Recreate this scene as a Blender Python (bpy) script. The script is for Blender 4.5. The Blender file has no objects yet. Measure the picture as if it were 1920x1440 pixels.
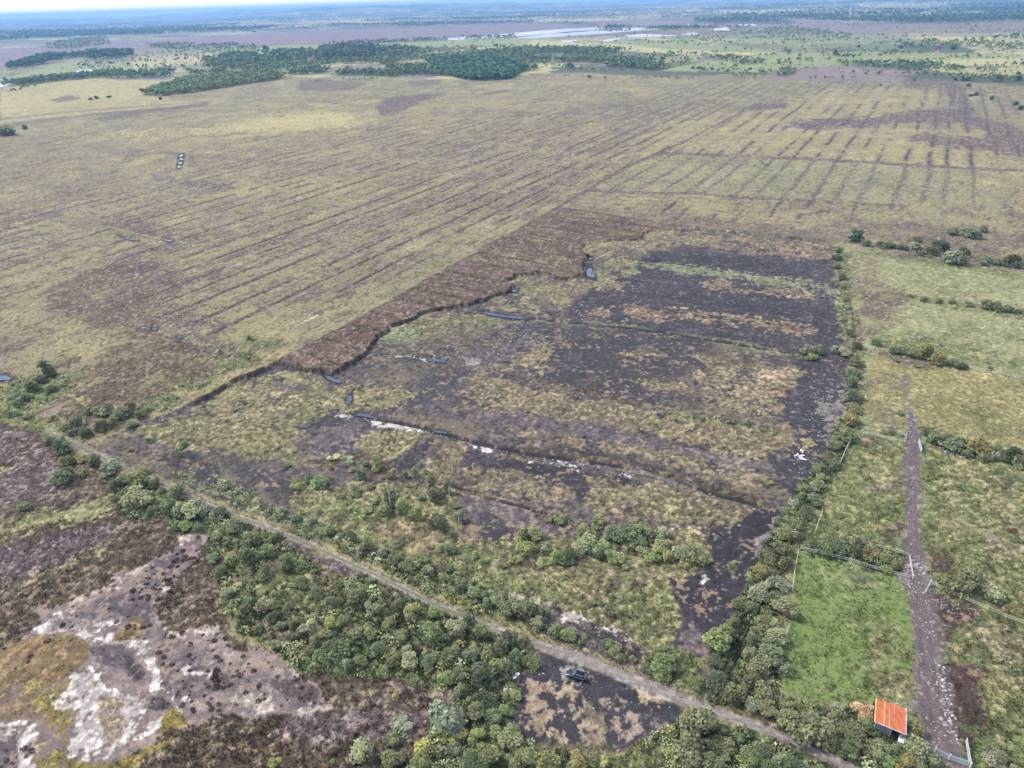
import bpy, bmesh, math, random
import numpy as np
from mathutils import Vector, Matrix
random.seed(7); RNG = np.random.default_rng(11)
sc = bpy.context.scene; COL = sc.collection
R = math.radians

# ------------------------------------------------------------------ camera
H = 120.0; F = 1331.0; PITCH = R(28.3); ROLL = R(-1.8)
_f = np.array([0, math.cos(PITCH), -math.sin(PITCH)]); _r = np.array([1., 0, 0]); _u = np.cross(_r, _f)
c_, s_ = math.cos(ROLL), math.sin(ROLL)
FW, RT, UP = _f, c_*_r + s_*_u, -s_*_r + c_*_u
cam = bpy.data.cameras.new('camera'); camo = bpy.data.objects.new('camera', cam); COL.objects.link(camo)
cam.sensor_width = 36; cam.lens = F*36/1920; cam.clip_start = 1; cam.clip_end = 60000
camo.matrix_world = Matrix(((RT[0], UP[0], -FW[0], 0), (RT[1], UP[1], -FW[1], 0), (RT[2], UP[2], -FW[2], H), (0, 0, 0, 1)))
sc.camera = camo

# ------------------------------------------------------------------ sky, sun, exposure
SUN_EL, SUN_AZ = R(48), R(-62)          # azimuth from +Y (north of the picture) towards +X
w = bpy.data.worlds.new('World'); sc.world = w; w.use_nodes = True
nt = w.node_tree; bg = nt.nodes['Background']
sky = nt.nodes.new('ShaderNodeTexSky'); sky.sky_type = 'NISHITA'; sky.sun_disc = False
sky.sun_elevation = SUN_EL; sky.sun_rotation = SUN_AZ; sky.air_density = 1.0; sky.dust_density = 1.0; sky.ozone_density = 1.0
tcn = nt.nodes.new('ShaderNodeTexCoord'); cn = nt.nodes.new('ShaderNodeTexNoise'); cn.inputs['Scale'].default_value = 2.2; cn.inputs['Detail'].default_value = 6
mpn = nt.nodes.new('ShaderNodeMapping'); mpn.inputs['Scale'].default_value = (1, 1, 4); nt.links.new(tcn.outputs['Generated'], mpn.inputs[0]); nt.links.new(mpn.outputs[0], cn.inputs[0])
cr = nt.nodes.new('ShaderNodeMapRange'); cr.inputs[1].default_value = .3; cr.inputs[2].default_value = .62; cr.inputs[3].default_value = .15; cr.inputs[4].default_value = .85; nt.links.new(cn.outputs[0], cr.inputs[0])
cmx = nt.nodes.new('ShaderNodeMix'); cmx.data_type = 'RGBA'; cmx.inputs[7].default_value = (4.75, 4.8, 4.95, 1)
nt.links.new(cr.outputs[0], cmx.inputs[0]); nt.links.new(sky.outputs[0], cmx.inputs[6]); nt.links.new(cmx.outputs[2], bg.inputs[0]); bg.inputs[1].default_value = 0.15
sun = bpy.data.lights.new('sun', 'SUN'); sun.energy = 2.0; sun.angle = R(10); sun.color = (1, .94, .85)
so = bpy.data.objects.new('sun', sun); COL.objects.link(so)
sd = Vector((math.sin(SUN_AZ)*math.cos(SUN_EL), math.cos(SUN_AZ)*math.cos(SUN_EL), math.sin(SUN_EL)))
so.rotation_euler = sd.to_track_quat('Z', 'Y').to_euler()
sc.view_settings.view_transform = 'Standard'; sc.view_settings.look = 'None'
sc.view_settings.exposure = 1.22; sc.view_settings.gamma = 1
sc.render.engine = 'CYCLES'
sc.cycles.max_bounces = 5; sc.cycles.diffuse_bounces = 2; sc.cycles.transparent_max_bounces = 6; sc.cycles.volume_bounces = 0

# ------------------------------------------------------------------ pixel <-> ground
def proj(x, y, z=0):
    d = (x*FW[0] + y*FW[1] + (z-H)*FW[2])
    a = (x*RT[0] + y*RT[1] + (z-H)*RT[2]); b = (x*UP[0] + y*UP[1] + (z-H)*UP[2])
    d = np.where(d > 1, d, np.nan)
    return 960 + F*a/d, 720 - F*b/d
def unp(u, v, z=0.0):
    u = np.asarray(u, float); v = np.asarray(v, float)
    a = (u-960)/F; b = (720-v)/F
    d = FW[None]*1 + a.reshape(-1, 1)*RT + b.reshape(-1, 1)*UP
    t = (z-H)/np.minimum(d[:, 2], -1e-3)
    return np.stack([d[:, 0]*t, d[:, 1]*t], 1)
def U1(u, v, z=0.0):
    p = unp([u], [v], z)[0]; return float(p[0]), float(p[1])

# ------------------------------------------------------------------ noise
def _hash(ix, iy, seed):
    h = (ix.astype(np.int64)*374761393 + iy.astype(np.int64)*668265263 + seed*974634777) & 0xffffffff
    h = ((h ^ (h >> 13))*1274126177) & 0xffffffff
    h = h ^ (h >> 16)
    return (h & 0xffff).astype(np.float32)/65535.0
def vnoise(x, y, seed):
    ix = np.floor(x); iy = np.floor(y); fx = (x-ix).astype(np.float32); fy = (y-iy).astype(np.float32)
    fx = fx*fx*(3-2*fx); fy = fy*fy*(3-2*fy)
    a = _hash(ix, iy, seed); b = _hash(ix+1, iy, seed); c = _hash(ix, iy+1, seed); d = _hash(ix+1, iy+1, seed)
    return (a + (b-a)*fx + (c-a)*fy + (a-b-c+d)*fx*fy)*2-1
def fbm(x, y, L, seed, octs=4, g=.55):
    s = 0; a = 1; t = 0
    for i in range(octs):
        k = 2**i/L; ca, sa = math.cos(i*1.1+seed), math.sin(i*1.1+seed)
        s = s + a*vnoise((x*ca-y*sa)*k, (x*sa+y*ca)*k, seed*17+i); t += a*a; a *= g
    return (s/math.sqrt(t)*1.6).astype(np.float32)
def ss(a, b, x):
    t = np.clip((x-a)/(b-a), 0, 1); return t*t*(3-2*t)
def S2L(c):
    c = np.asarray(c, float)/255.0
    return np.where(c < .04045, c/12.92, ((c+.055)/1.055)**2.4)

# ------------------------------------------------------------------ masks from outlines measured on the ground
def sdf_poly(u, v, pts):
    """signed distance in px (+ inside)"""
    n = len(pts); ins = np.zeros(u.shape, bool); d2 = np.full(u.shape, 1e12, np.float64)
    for i in range(n):
        x0, y0 = pts[i]; x1, y1 = pts[(i+1) % n]
        ex, ey = x1-x0, y1-y0; L = ex*ex+ey*ey+1e-9
        t = np.clip(((u-x0)*ex+(v-y0)*ey)/L, 0, 1)
        d2 = np.minimum(d2, (u-x0-t*ex)**2+(v-y0-t*ey)**2)
        if y0 != y1:
            cnd = ((y0 > v) != (y1 > v)) & (u < (x1-x0)*(v-y0)/(y1-y0)+x0)
            ins ^= cnd
    return np.where(ins, 1, -1)*np.sqrt(d2)
def dist_line(u, v, pts, vals=None):
    d2 = np.full(u.shape, 1e12); w = np.zeros(u.shape)
    for i in range(len(pts)-1):
        x0, y0 = pts[i][:2]; x1, y1 = pts[i+1][:2]
        ex, ey = x1-x0, y1-y0; L = ex*ex+ey*ey+1e-9
        t = np.clip(((u-x0)*ex+(v-y0)*ey)/L, 0, 1)
        q = (u-x0-t*ex)**2+(v-y0-t*ey)**2
        m = q < d2; d2 = np.where(m, q, d2)
        if vals is not None: w = np.where(m, vals[i]+(vals[i+1]-vals[i])*t, w)
    return np.sqrt(d2), w
def W(pts): return [tuple(p) for p in unp([p[0] for p in pts], [max(p[1], 3) for p in pts])]

# drain direction of the bog (all the drains run parallel on the ground)
_v = unp([1100, 1790-(1790-1100)*.2], [380, -22+(380+22)*.2+0])
DA = math.atan2(*(_v[1]-_v[0])); DX, DY = math.sin(DA), math.cos(DA)

# class palettes: (colour a, colour b, colour c, grain, rough height)
PAL = dict(
 bog=((162,153,113), (138,129,100), (104,90,82), .42, .14),
 bogy=((186,176,124), (164,155,110), (130,118,90), .34, .12),
 bogp=((112,96,92), (96,82,82), (138,126,106), .3, .16),
 heath=((104,91,76), (85,75,61), (128,114,98), .42, .16),
 heathp=((110,96,98), (88,77,78), (134,120,120), .4, .15),
 bank=((114,94,88), (98,80,74), (130,112,98), .34, .2),
 peat=((75,72,76), (63,61,65), (96,91,94), .2, .05),
 peatb=((66,62,68), (54,52,57), (84,78,82), .2, .06),
 peatbr=((88,68,66), (74,58,58), (110,92,86), .3, .12),
 peatg=((88,82,86), (120,110,92), (72,69,76), .34, .08),
 pink=((148,132,126), (126,112,110), (164,148,140), .26, .05),
 purple=((110,100,102), (92,84,89), (130,119,114), .28, .07),
 ochre=((134,121,96), (116,107,88), (154,140,112), .38, .15),
 face=((64, 55, 54), (48, 42, 43), (92, 80, 72), .4, .15),
 orange=((142,120,98), (118,104,90), (158,138,110), .34, .14),
 ochg=((134,128,94), (116,115,84), (150,140,106), .38, .16),
 grass=((124,128,86), (106,116,76), (144,138,98), .3, .2),
 bright=((112,132,74), (128,140,86), (96,114,68), .26, .14),
 pale=((150,150,110), (134,138,98), (162,158,120), .2, .14),
 yell=((154,146,102), (138,132,90), (170,160,120), .24, .16),
 under=((112,122,82), (92,104,70), (134,138,96), .4, .3),
 reed=((140,144,112), (120,130,96), (158,158,128), .26, .35),
 white=((200,192,184), (168,158,154), (224,220,214), .3, .03),
 cream=((186,172,158), (166,152,140), (204,192,180), .2, .05),
 moss=((130,110,82), (114,96,72), (146,126,94), .24, .08),
 mossy=((138,126,70), (122,110,62), (152,138,84), .18, .1),
 gravel=((158,150,146), (138,130,126), (176,168,162), .16, .03),
 track=((124,110,112), (104,92,94), (146,134,134), .2, .04),
 straw=((190,168,140), (172,150,122), (202,182,156), .2, .08),
 far=((140,142,108), (156,148,118), (100,112,86), .1, 0),
 farg=((150,158,108), (132,142,98), (170,170,124), .1, 0),
 fary=((198,186,132), (178,168,120), (210,200,150), .1, 0),
 farp=((138,122,124), (126,110,116), (150,134,128), .06, 0),
 fard=((78,90,72), (66,78,64), (90,100,82), .1, 0),
 river=((196,200,204), (188,194,200), (204,208,210), .02, 0),
)
K = 0.60
for k_ in PAL: PAL[k_] = tuple(S2L(c)*K for c in PAL[k_][:3]) + tuple(PAL[k_][3:])

# layers: (class, outline px, edge wobble px, opacity, speckle)  speckle s: only where a 2-6 m noise exceeds s (None = solid)
# ---LAYERS---
LAY = [
 # far land
 ('fary', [(0,175),(60,150),(250,146),(360,150),(420,146),(300,180),(100,195),(0,215)], 3, .6, None),
 ('farp', [(-200,118),(0,88),(250,76),(430,66),(560,56),(760,50),(960,44),(1150,48),(1100,60),(940,66),(700,78),(520,86),(300,90),(240,100),(130,104),(60,120),(-200,170)], 3, 1, None),
 ('farp', [(1060,40),(1340,34),(1700,44),(1920,40),(2100,46),(2100,70),(1900,66),(1700,62),(1400,52),(1200,54)], 3, .8, None),
 ('orange', [(1650,48),(1920,42),(2100,46),(2100,56),(1920,54),(1660,58)], 2, .55, None),
 ('farg', [(0,150),(90,125),(150,115),(190,122),(280,118),(300,126),(230,138),(120,150),(40,160)], 2, .9, None),
 ('fary', [(190,130),(350,128),(345,135),(250,142),(160,148)], 2, .8, None),
 ('fary', [(250,104),(400,100),(500,94),(520,98),(400,118),(250,128)], 2, .6, None),
 ('farg', [(400,92),(600,85),(760,80),(960,70),(1050,72),(1000,84),(850,88),(700,90),(500,98),(400,102)], 2, .9, None),
 ('fary', [(560,124),(640,117),(645,122),(600,130),(556,133)], 1, .95, None),
 ('farg', [(470,118),(560,118),(555,130),(440,136)], 1, .8, None),
 ('farg', [(695,112),(760,110),(765,115),(700,117)], 1, .9, None), ('farg', [(715,120),(760,118),(750,126),(715,127)], 1, .9, None),
 ('farg', [(690,150),(740,135),(745,141),(705,152)], 1, .8, None),
 ('farg', [(800,82),(1000,78),(1150,74),(1350,80),(1420,92),(1500,100),(1560,96),(1700,100),(1920,102),(1920,112),(1760,118),(1500,118),(1380,104),(1200,98),(960,92)], 2, .85, None),
 ('fary', [(1000,76),(1100,78),(1240,92),(1400,98),(1500,102),(1300,104),(1130,94),(980,86)], 2, .8, None),
 ('farg', [(1205,108),(1325,104),(1300,116),(1200,118)], 1, .9, None),
 ('farg', [(1300,118),(1390,104),(1500,100),(1600,108),(1600,120),(1500,126),(1450,136),(1300,134),(1240,132)], 2, .95, None),
 ('ochg', [(1200,116),(1300,117),(1280,122),(1200,122)], 1, .8, None),
 ('orange', [(1130,58),(1370,58),(1380,66),(1200,70)], 2, .45, None),
 ('fary', [(1700,62),(2000,60),(2000,72),(1700,72)], 2, .5, None),
 ('farg', [(1380,74),(1700,80),(1700,96),(1500,90)], 2, .4, None),
 ('fary', [(1720,112),(1920,110),(2000,112),(2000,124),(1760,124)], 2, .7, None),
 ('fary', [(1730,128),(1920,126),(1990,130),(1990,150),(1800,140)], 2, .7, None),
 ('fard', [(1300,33),(1420,34),(1500,38),(1480,46),(1300,43)], 2, .9, None), ('fard', [(1620,30),(1760,26),(1920,20),(2050,22),(2050,38),(1900,38),(1700,40)], 2, .7, None), ('fary', [(1330,22),(1560,14),(1600,17),(1380,27)], 1.5, .8, None), ('fary', [(1000,36),(1170,34),(1170,38),(1000,41)], 1, .8, None), ('fary', [(1600,9),(1800,5),(1820,8),(1620,13)], 1, .8, None), ('fary', [(1040,13),(1150,10),(1160,13),(1050,17)], 1, .8, None), ('fary', [(560,42),(720,38),(720,41),(560,46)], 1, .7, None), ('farg', [(1540,22),(1700,16),(1720,20),(1560,27)], 1, .8, None),
 # bog: wide tone changes
 ('bogy', [(0,160),(180,148),(350,148),(280,184),(420,192),(200,215),(0,232)], 8, .8, None),
 ('bogy', [(380,235),(480,215),(640,205),(720,222),(600,238),(430,246),(250,258),(150,268),(240,250)], 14, .9, None),  # far sunlit patch, painted in as paler ground colour
 ('fary', [(430,238),(500,220),(620,214),(680,224),(560,238),(440,246)], 10, .45, -.2),  # brightens the core of that painted sunlight
 ('bogy', [(1260,215),(1460,205),(1560,165),(1760,165),(1760,212),(1600,220),(1880,300),(1920,318),(1500,300),(1280,286),(1200,300),(1130,330)], 14, .6, None),
 ('bogp', [(721,500),(980,400),(1060,360),(1240,262),(1180,262),(960,370),(760,452),(560,560),(620,560)], 18, .35, .0),
 ('bogp', [(165,228),(230,212),(330,200),(400,192),(385,202),(300,212),(200,228)], 4, .9, None),
 ('bogp', [(88,188),(130,178),(150,186),(110,194)], 3, .8, None),
 ('bogp', [(560,152),(600,146),(690,156),(660,168),(610,172),(560,170)], 3, .7, None),
 ('bogp', [(705,200),(720,186),(800,178),(840,180),(790,190),(752,210),(715,214)], 4, .95, None),
 ('bogp', [(850,205),(940,200),(1030,208),(1020,217),(960,218),(930,210),(880,222),(860,212)], 5, .7, 0),
 ('bogp', [(760,152),(830,150),(825,158),(780,162)], 3, .7, None), ('bogp', [(900,176),(950,166),(960,172),(915,180)], 3, .8, None),
 ('bogp', [(1378,204),(1420,194),(1480,194),(1470,202),(1400,208)], 3, 1, None),
 ('heathp', [(1470,234),(1500,226),(1600,220),(1640,219),(1680,226),(1640,238),(1540,242),(1480,240)], 5, .9, None),
 ('bogp', [(1640,219),(1720,205),(1800,205),(1860,225),(1920,245),(2000,260),(2000,300),(1920,294),(1800,280),(1700,262),(1720,250),(1830,258),(1860,246),(1780,232),(1700,232)], 6, .9, None),
 ('bogp', [(1770,158),(1802,156),(1830,212),(1790,212)], 4, .9, None), ('bogp', [(1690,150),(1790,152),(1790,160),(1700,164)], 3, .8, None),
 ('yell', [(1795,164),(1798,164),(1793,212),(1790,212)], 1, .8, None),
 ('bogp', [(1500,105),(1830,132),(1700,142),(1560,140)], 2, .0, None),
 ('pink', [(1520,132),(1620,124),(1760,134),(1700,142),(1560,142)], 2, .7, None),
 ('bogp', [(1000,380),(1180,390),(1570,430),(1560,445),(1300,425),(1060,386)], 6, .6, None),
 ('bogp', [(1560,405),(1700,410),(1920,440),(2000,450),(2000,520),(1800,490),(1650,465),(1540,450)], 10, .75, -.3),
 ('heathp', [(1685,420),(1710,414),(1732,422),(1700,425)], 2, .9, None),
 # left bog: dark heather along the old drains
 ('heathp', [(330,335),(440,345),(432,354),(380,350),(290,336),(270,330)], 4, .8, None),
 ('bogp', [(235,280),(330,283),(365,290),(368,305),(355,302),(350,290),(300,288),(240,284)], 3, .7, None),
 ('bogp', [(310,288),(320,290),(318,308),(310,305)], 3, .6, None),
 ('heathp', [(270,330),(340,314),(360,312),(290,334)], 3, .7, None),
 ('bogp', [(0,260),(200,255),(240,300),(260,350),(120,380),(0,390)], 20, .3, 0),
 ('bogp', [(200,416),(240,406),(300,432),(350,440),(380,445),(430,425),(425,435),(380,452),(250,486),(160,520),(90,545),(60,560),(70,548),(170,508),(290,462),(350,452),(260,438),(180,425)], 6, .85, None),
 ('bogp', [(60,555),(160,512),(250,480),(310,500),(400,505),(410,520),(340,545),(290,560),(300,575),(360,585),(440,605),(440,625),(400,650),(330,630),(250,615),(160,585),(90,565)], 9, .9, -.35),
 ('heath', [(80,545),(160,515),(260,480),(310,500),(400,505),(400,520),(300,560),(430,605),(430,625),(330,625),(200,595)], 8, .6, .1),
 ('heath', [(200,418),(300,434),(375,446),(425,428),(420,436),(370,454),(250,446)], 4, .7, -.1),
 ('heath', [(90,562),(200,592),(270,616),(350,640),(450,665),(460,680),(400,672),(330,660),(230,630),(130,590)], 7, .8, -.4),
 ('reed', [(330,625),(440,660),(430,672),(350,645)], 4, .7, None),
 ('heath', [(260,645),(440,650),(520,640),(500,672),(400,712),(330,752),(280,770),(240,750),(170,745),(150,735),(200,720),(120,700),(160,672)], 12, .85, -.4),
 ('heath', [(120,735),(200,715),(250,745),(200,772),(130,790),(110,760)], 7, .9, -.6),
 ('under', [(430,640),(500,632),(540,640),(450,690),(300,768),(220,790),(260,760),(400,690)], 8, .6, -.3),
 ('yell', [(115,742),(140,738),(152,745),(166,760),(155,765),(145,752),(128,750)], 2, .9, .1),
 ('under', [(0,735),(60,690),(140,700),(110,745),(60,770),(110,800),(60,780),(0,760)], 8, .8, None),
 # south-west heath
 ('heath', [(-300,770),(0,770),(130,850),(250,890),(380,960),(430,1080),(420,1180),(560,1250),(760,1270),(960,1320),(960,1500),(-300,1500)], 8, 1, None),
 ('heathp', [(-100,790),(60,800),(120,860),(110,930),(0,960),(-100,950)], 12, .6, -.2),
 ('ochg', [(-200,960),(0,975),(100,945),(200,930),(225,940),(180,960),(100,985),(0,1012),(-200,1030)], 8, .9, None),
 ('pale', [(50,975),(110,950),(220,933),(200,950),(90,985),(0,1005)], 6, .8, None),
 ('yell', [(0,1000),(50,985),(140,968),(60,998)], 4, .6, None), ('yell', [(0,880),(24,878),(10,886)], 2, .8, None),
 ('heathp', [(-100,1060),(30,1020),(150,985),(230,985),(180,1035),(110,1060),(20,1100),(-100,1110)], 10, .9, None),
 ('ochg', [(0,1090),(130,1050),(220,1015),(190,1045),(110,1080),(0,1110)], 8, .5, 0),
 ('under', [(200,870),(300,900),(380,960),(420,1000),(430,1060),(380,1010),(330,985),(260,970),(200,930)], 8, .9, None),
 # dried lake bed
 ('pink', [(347,1002),(382,1006),(375,1055),(330,1090),(309,1110),(300,1150),(302,1183),(330,1197),(372,1178),(410,1190),(450,1212),(480,1218),(520,1230),(560,1262),(595,1290),(630,1318),(633,1330),(584,1345),(500,1340),(440,1345),(361,1356),(323,1366),(278,1404),(208,1436),(150,1470),(-150,1470),(-150,1260),(0,1225),(63,1180),(69,1152),(104,1145),(130,1130),(180,1107),(240,1075),(278,1056),(326,1026)], 7, 1, None),
 ('purple', [(325,1030),(372,1040),(340,1080),(300,1110),(290,1160),(280,1180),(240,1160),(190,1150),(185,1125),(240,1100),(290,1060)], 8, .9, None),
 ('purple', [(275,1200),(300,1180),(330,1230),(400,1220),(450,1260),(540,1268),(600,1300),(620,1325),(560,1335),(500,1300),(420,1300),(330,1310),(300,1290),(290,1230)], 12, .75, None),
 ('cream', [(330,1005),(350,1000),(352,1015),(335,1022)], 2, .8, None), ('cream', [(130,1128),(200,1098),(278,1058),(296,1054),(230,1088),(180,1112),(140,1135)], 4, .7, -.2),
 ('cream', [(305,1095),(322,1090),(316,1115),(308,1112)], 2, .8, None), ('cream', [(300,1178),(330,1195),(400,1172),(415,1182),(400,1185),(340,1204),(310,1196)], 3, .9, -.3),
 ('white', [(62,1178),(100,1160),(150,1148),(200,1155),(240,1160),(216,1170),(180,1178),(210,1195),(270,1195),(275,1215),(290,1240),(298,1270),(300,1292),(280,1300),(276,1280),(270,1240),(250,1215),(200,1210),(160,1205),(140,1188),(90,1192),(66,1198)], 4, .95, -.25),
 ('purple', [(100,1166),(150,1148),(210,1155),(230,1160),(190,1168),(160,1182),(120,1182),(90,1186)], 3, .9, -.1),
 ('moss', [(213,1190),(260,1152),(276,1170),(265,1200),(206,1204)], 3, 1, None),
 ('purple', [(168,1210),(230,1207),(250,1225),(265,1260),(262,1275),(245,1275),(230,1250),(200,1245),(175,1235)], 4, 1, None), 
 ('peatb', [(235,1225),(250,1235),(264,1262),(258,1274),(246,1268),(232,1245)], 4, .7, None),
 ('moss', [(-50,1225),(30,1205),(90,1190),(150,1188),(170,1205),(168,1235),(120,1275),(70,1288),(28,1285),(0,1290),(-50,1290)], 4, 1, None),
 ('moss', [(-50,1285),(60,1290),(140,1290),(140,1330),(135,1380),(130,1440),(70,1440),(75,1350),(0,1345),(-50,1345)], 8, .8, -.2),
 ('mossy', [(30,1285),(110,1280),(160,1240),(168,1250),(120,1300),(145,1350),(130,1440),(75,1440),(80,1330)], 8, .8, -.1),
 ('white', [(140,1260),(168,1248),(200,1270),(222,1300),(256,1310),(290,1340),(310,1345),(295,1370),(250,1390),(195,1424),(125,1416),(140,1385),(146,1330),(130,1300)], 5, 1, -.55),
 ('white', [(100,1300),(150,1290),(150,1320),(120,1350)], 6, .7, .2),
 ('moss', [(200,1300),(225,1310),(220,1335),(250,1360),(230,1385),(205,1400),(200,1370),(180,1340)], 5, .8, -.2),
 ('mossy', [(175,1278),(190,1275),(185,1288)], 2, .9, None),
 ('mossy', [(325,1325),(350,1330),(350,1358),(318,1372),(295,1378),(305,1350)], 3, 1, None),
 ('mossy', [(120,1422),(200,1428),(260,1410),(300,1395),(320,1390),(240,1440),(120,1460)], 4, .9, None),
 ('peatb', [(285,1308),(310,1305),(325,1325),(305,1335),(285,1325)], 4, .9, None),
 ('white', [(308,1290),(360,1305),(355,1330),(345,1330),(325,1315)], 4, .8, -.1),
 ('white', [(0,1350),(60,1352),(72,1385),(72,1470),(40,1470),(42,1400),(0,1380)], 5, .95, -.3), ('purple', [(-50,1375),(30,1378),(48,1420),(30,1470),(-50,1470)], 5, .9, None),
 ('white', [(345,1245),(385,1255),(400,1215),(420,1222),(390,1270),(360,1270)], 6, .6, .15),
 ('cream', [(420,1305),(520,1300),(600,1320),(628,1325),(580,1342),(500,1338),(430,1330)], 5, .8, .0),
 ('heath', [(398,1250),(422,1258),(424,1280),(405,1292),(395,1270)], 3, 1, None),
 ('peatbr', [(505,1270),(560,1268),(595,1295),(600,1315),(540,1310),(510,1290)], 4, .6, None),
 ('bogp', [(560,1270),(700,1275),(860,1280),(900,1300),(760,1330),(620,1290)], 8, .6, -.2),
 ('heathp', [(560,1345),(700,1330),(830,1320),(760,1380),(600,1400),(500,1370)], 10, .7, -.2),
 ('moss', [(440,1390),(520,1380),(580,1390),(560,1410),(480,1420)], 8, .7, 0),
 ('cream', [(480,1375),(550,1385),(540,1400),(470,1395)], 6, .5, .2),
 # thicket floor south of the path
 ('under', [(370,930),(460,975),(560,1020),(700,1080),(850,1145),(960,1195),(1005,1230),(975,1280),(960,1330),(950,1370),(1010,1400),(1150,1420),(1240,1380),(1290,1340),(1380,1360),(1600,1445),(1600,1560),(800,1560),(800,1400),(850,1300),(760,1270),(640,1265),(560,1250),(480,1200),(420,1160),(400,1080),(440,1040),(400,980)], 8, 1, None),
 ('heath', [(400,960),(700,1085),(960,1200),(990,1240),(760,1270),(560,1250),(430,1130)], 8, .7, .3),
 ('grass', [(490,1070),(560,1080),(600,1110),(590,1160),(500,1130),(470,1100)], 10, .9, None),
 ('grass', [(620,1160),(680,1170),(660,1210),(630,1200)], 8, .7, None),
 ('heathp', [(520,1000),(570,1018),(620,1045),(680,1075),(690,1085),(660,1085),(600,1055),(530,1020)], 4, 1, -.5),
 ('grass', [(1110,1420),(1240,1400),(1240,1460),(900,1460),(900,1420),(960,1400)], 10, .7, None),
 ('bright', [(860,1400),(930,1340),(960,1370),(900,1420)], 6, .7, None),
 # plot floor
 ('peatg', [(170,842),(525,672),(600,690),(700,630),(955,520),(1100,470),(1290,425),(1570,448),(1600,560),(1622,650),(1615,800),(1480,1050),(1335,1322),(1050,1200),(600,1010)], 3, 1, None),
 ('peat', [(1050,585),(1110,540),(1200,490),(1230,462),(1310,458),(1420,464),(1555,488),(1572,560),(1585,640),(1580,800),(1540,870),(1490,660),(1300,640),(1150,605)], 6, 1, None),
 ('ochre', [(1120,465),(1190,440),(1290,428),(1400,440),(1550,458),(1562,475),(1490,478),(1450,470),(1330,462),(1240,465),(1180,470),(1150,480)], 5, .9, -.3),
 ('orange', [(1210,452),(1330,462),(1400,478),(1330,480),(1230,470)], 4, .6, -.1),
 ('peat', [(1280,462),(1420,466),(1480,478),(1556,490),(1560,528),(1480,518),(1300,505),(1210,488),(1200,475)], 4, .85, None),
 ('orange', [(1372,466),(1480,466),(1560,478),(1540,486),(1470,482),(1400,476)], 4, .6, -.1),
 ('reed', [(1150,490),(1300,496),(1420,512),(1570,535),(1600,550),(1580,556),(1480,540),(1330,520),(1200,500)], 4, .75, -.5),
 ('ochg', [(960,515),(1050,515),(1110,500),(1130,480),(1200,490),(1190,510),(1140,530),(1080,545),(1050,580),(1000,592),(900,590),(880,572),(960,545)], 8, .8, .1),
 ('ochre', [(1060,520),(1150,525),(1190,535),(1140,540),(1070,535)], 5, .8, -.2),
 ('orange', [(1320,535),(1345,530),(1400,540),(1470,540),(1530,545),(1535,558),(1480,560),(1420,552),(1350,545)], 5, .85, -.1),
 ('orange', [(1080,578),(1180,572),(1300,582),(1420,596),(1540,610),(1538,625),(1440,614),(1320,602),(1200,600),(1090,590)], 6, .85, -.15),
 ('peat', [(1000,600),(1100,612),(1250,625),(1340,645),(1300,660),(1340,700),(1210,700),(1200,745),(1110,740),(1000,700),(1030,660),(1000,640)], 7, .9, -.7),
 ('ochg', [(760,600),(860,575),(940,595),(930,640),(840,650),(720,645),(715,620)], 8, .85, -.3),
 ('reed', [(720,625),(745,605),(790,608),(780,635),(740,645),(710,640)], 4, .9, None),
 ('ochre', [(700,640),(860,620),(960,610),(1010,640),(960,690),(900,680),(760,690),(690,670)], 8, .7, .2),
 ('ochre', [(960,665),(1000,625),(1050,628),(1030,660),(1015,700),(960,690)], 6, .9, -.1),
 ('ochre', [(1140,658),(1200,648),(1268,655),(1260,668),(1180,668)], 4, .9, -.2), ('ochre', [(1190,705),(1250,700),(1300,732),(1280,738),(1200,720)], 3, 1, -.3),
 ('ochg', [(1340,645),(1440,655),(1400,680),(1370,665)], 3, .95, -.3), ('ochre', [(1280,665),(1370,665),(1480,680),(1500,700),(1480,740),(1330,740),(1300,710),(1330,690)], 8, .9, -.3),
 ('peat', [(1390,662),(1470,660),(1440,675),(1400,675)], 3, .9, None),
 ('peat', [(1050,700),(1180,715),(1300,740),(1340,770),(1200,760),(1120,740)], 6, .5, 0),
 # wide ochre ridge
 ('ochre', [(870,700),(960,712),(1080,745),(1140,752),(1240,765),(1330,742),(1440,720),(1500,700),(1530,705),(1475,735),(1465,785),(1480,830),(1446,860),(1300,830),(1150,790),(1050,775),(960,760),(880,760),(850,745)], 8, .95, -.6),
 ('ochg', [(1160,755),(1260,765),(1400,740),(1450,780),(1400,810),(1260,800)], 12, .7, 0),
 ('straw', [(1340,715),(1400,700),(1460,690),(1480,700),(1420,720),(1360,735)], 6, .5, .1),
 ('purple', [(800,700),(900,640),(1000,620),(960,660),(900,690),(860,740),(820,770),(780,780)], 8, .6, None),
 ('peat', [(780,700),(850,680),(870,700),(850,750),(800,775),(740,760)], 8, .6, -.3),
 ('purple', [(880,770),(960,765),(1060,790),(1150,800),(1250,835),(1350,850),(1450,872),(1440,885),(1300,860),(1180,830),(1080,815),(960,795),(880,790)], 5, .9, None),
 ('ochre', [(1210,855),(1300,850),(1440,885),(1430,920),(1330,900),(1240,880)], 8, .8, -.3),
 ('ochre', [(970,805),(1050,810),(1110,830),(1160,828),(1210,850),(1230,870),(1150,850),(1080,840),(1000,835),(960,830)], 6, .8, -.2),
 ('peatb', [(1010,830),(1100,845),(1220,860),(1250,880),(1180,885),(1060,865),(960,845)], 5, .8, -.4),
 ('peat', [(620,745),(760,690),(880,650),(1000,640),(1010,655),(900,690),(800,760),(700,770)], 8, .55, .1),
 ('peat', [(690,640),(900,600),(1000,606),(1040,640),(900,650),(740,690),(660,700)], 8, .6, .05),
 ('peat', [(1000,600),(1240,626),(1500,668),(1500,690),(1300,665),(1060,640)], 5, .6, -.3),
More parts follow.
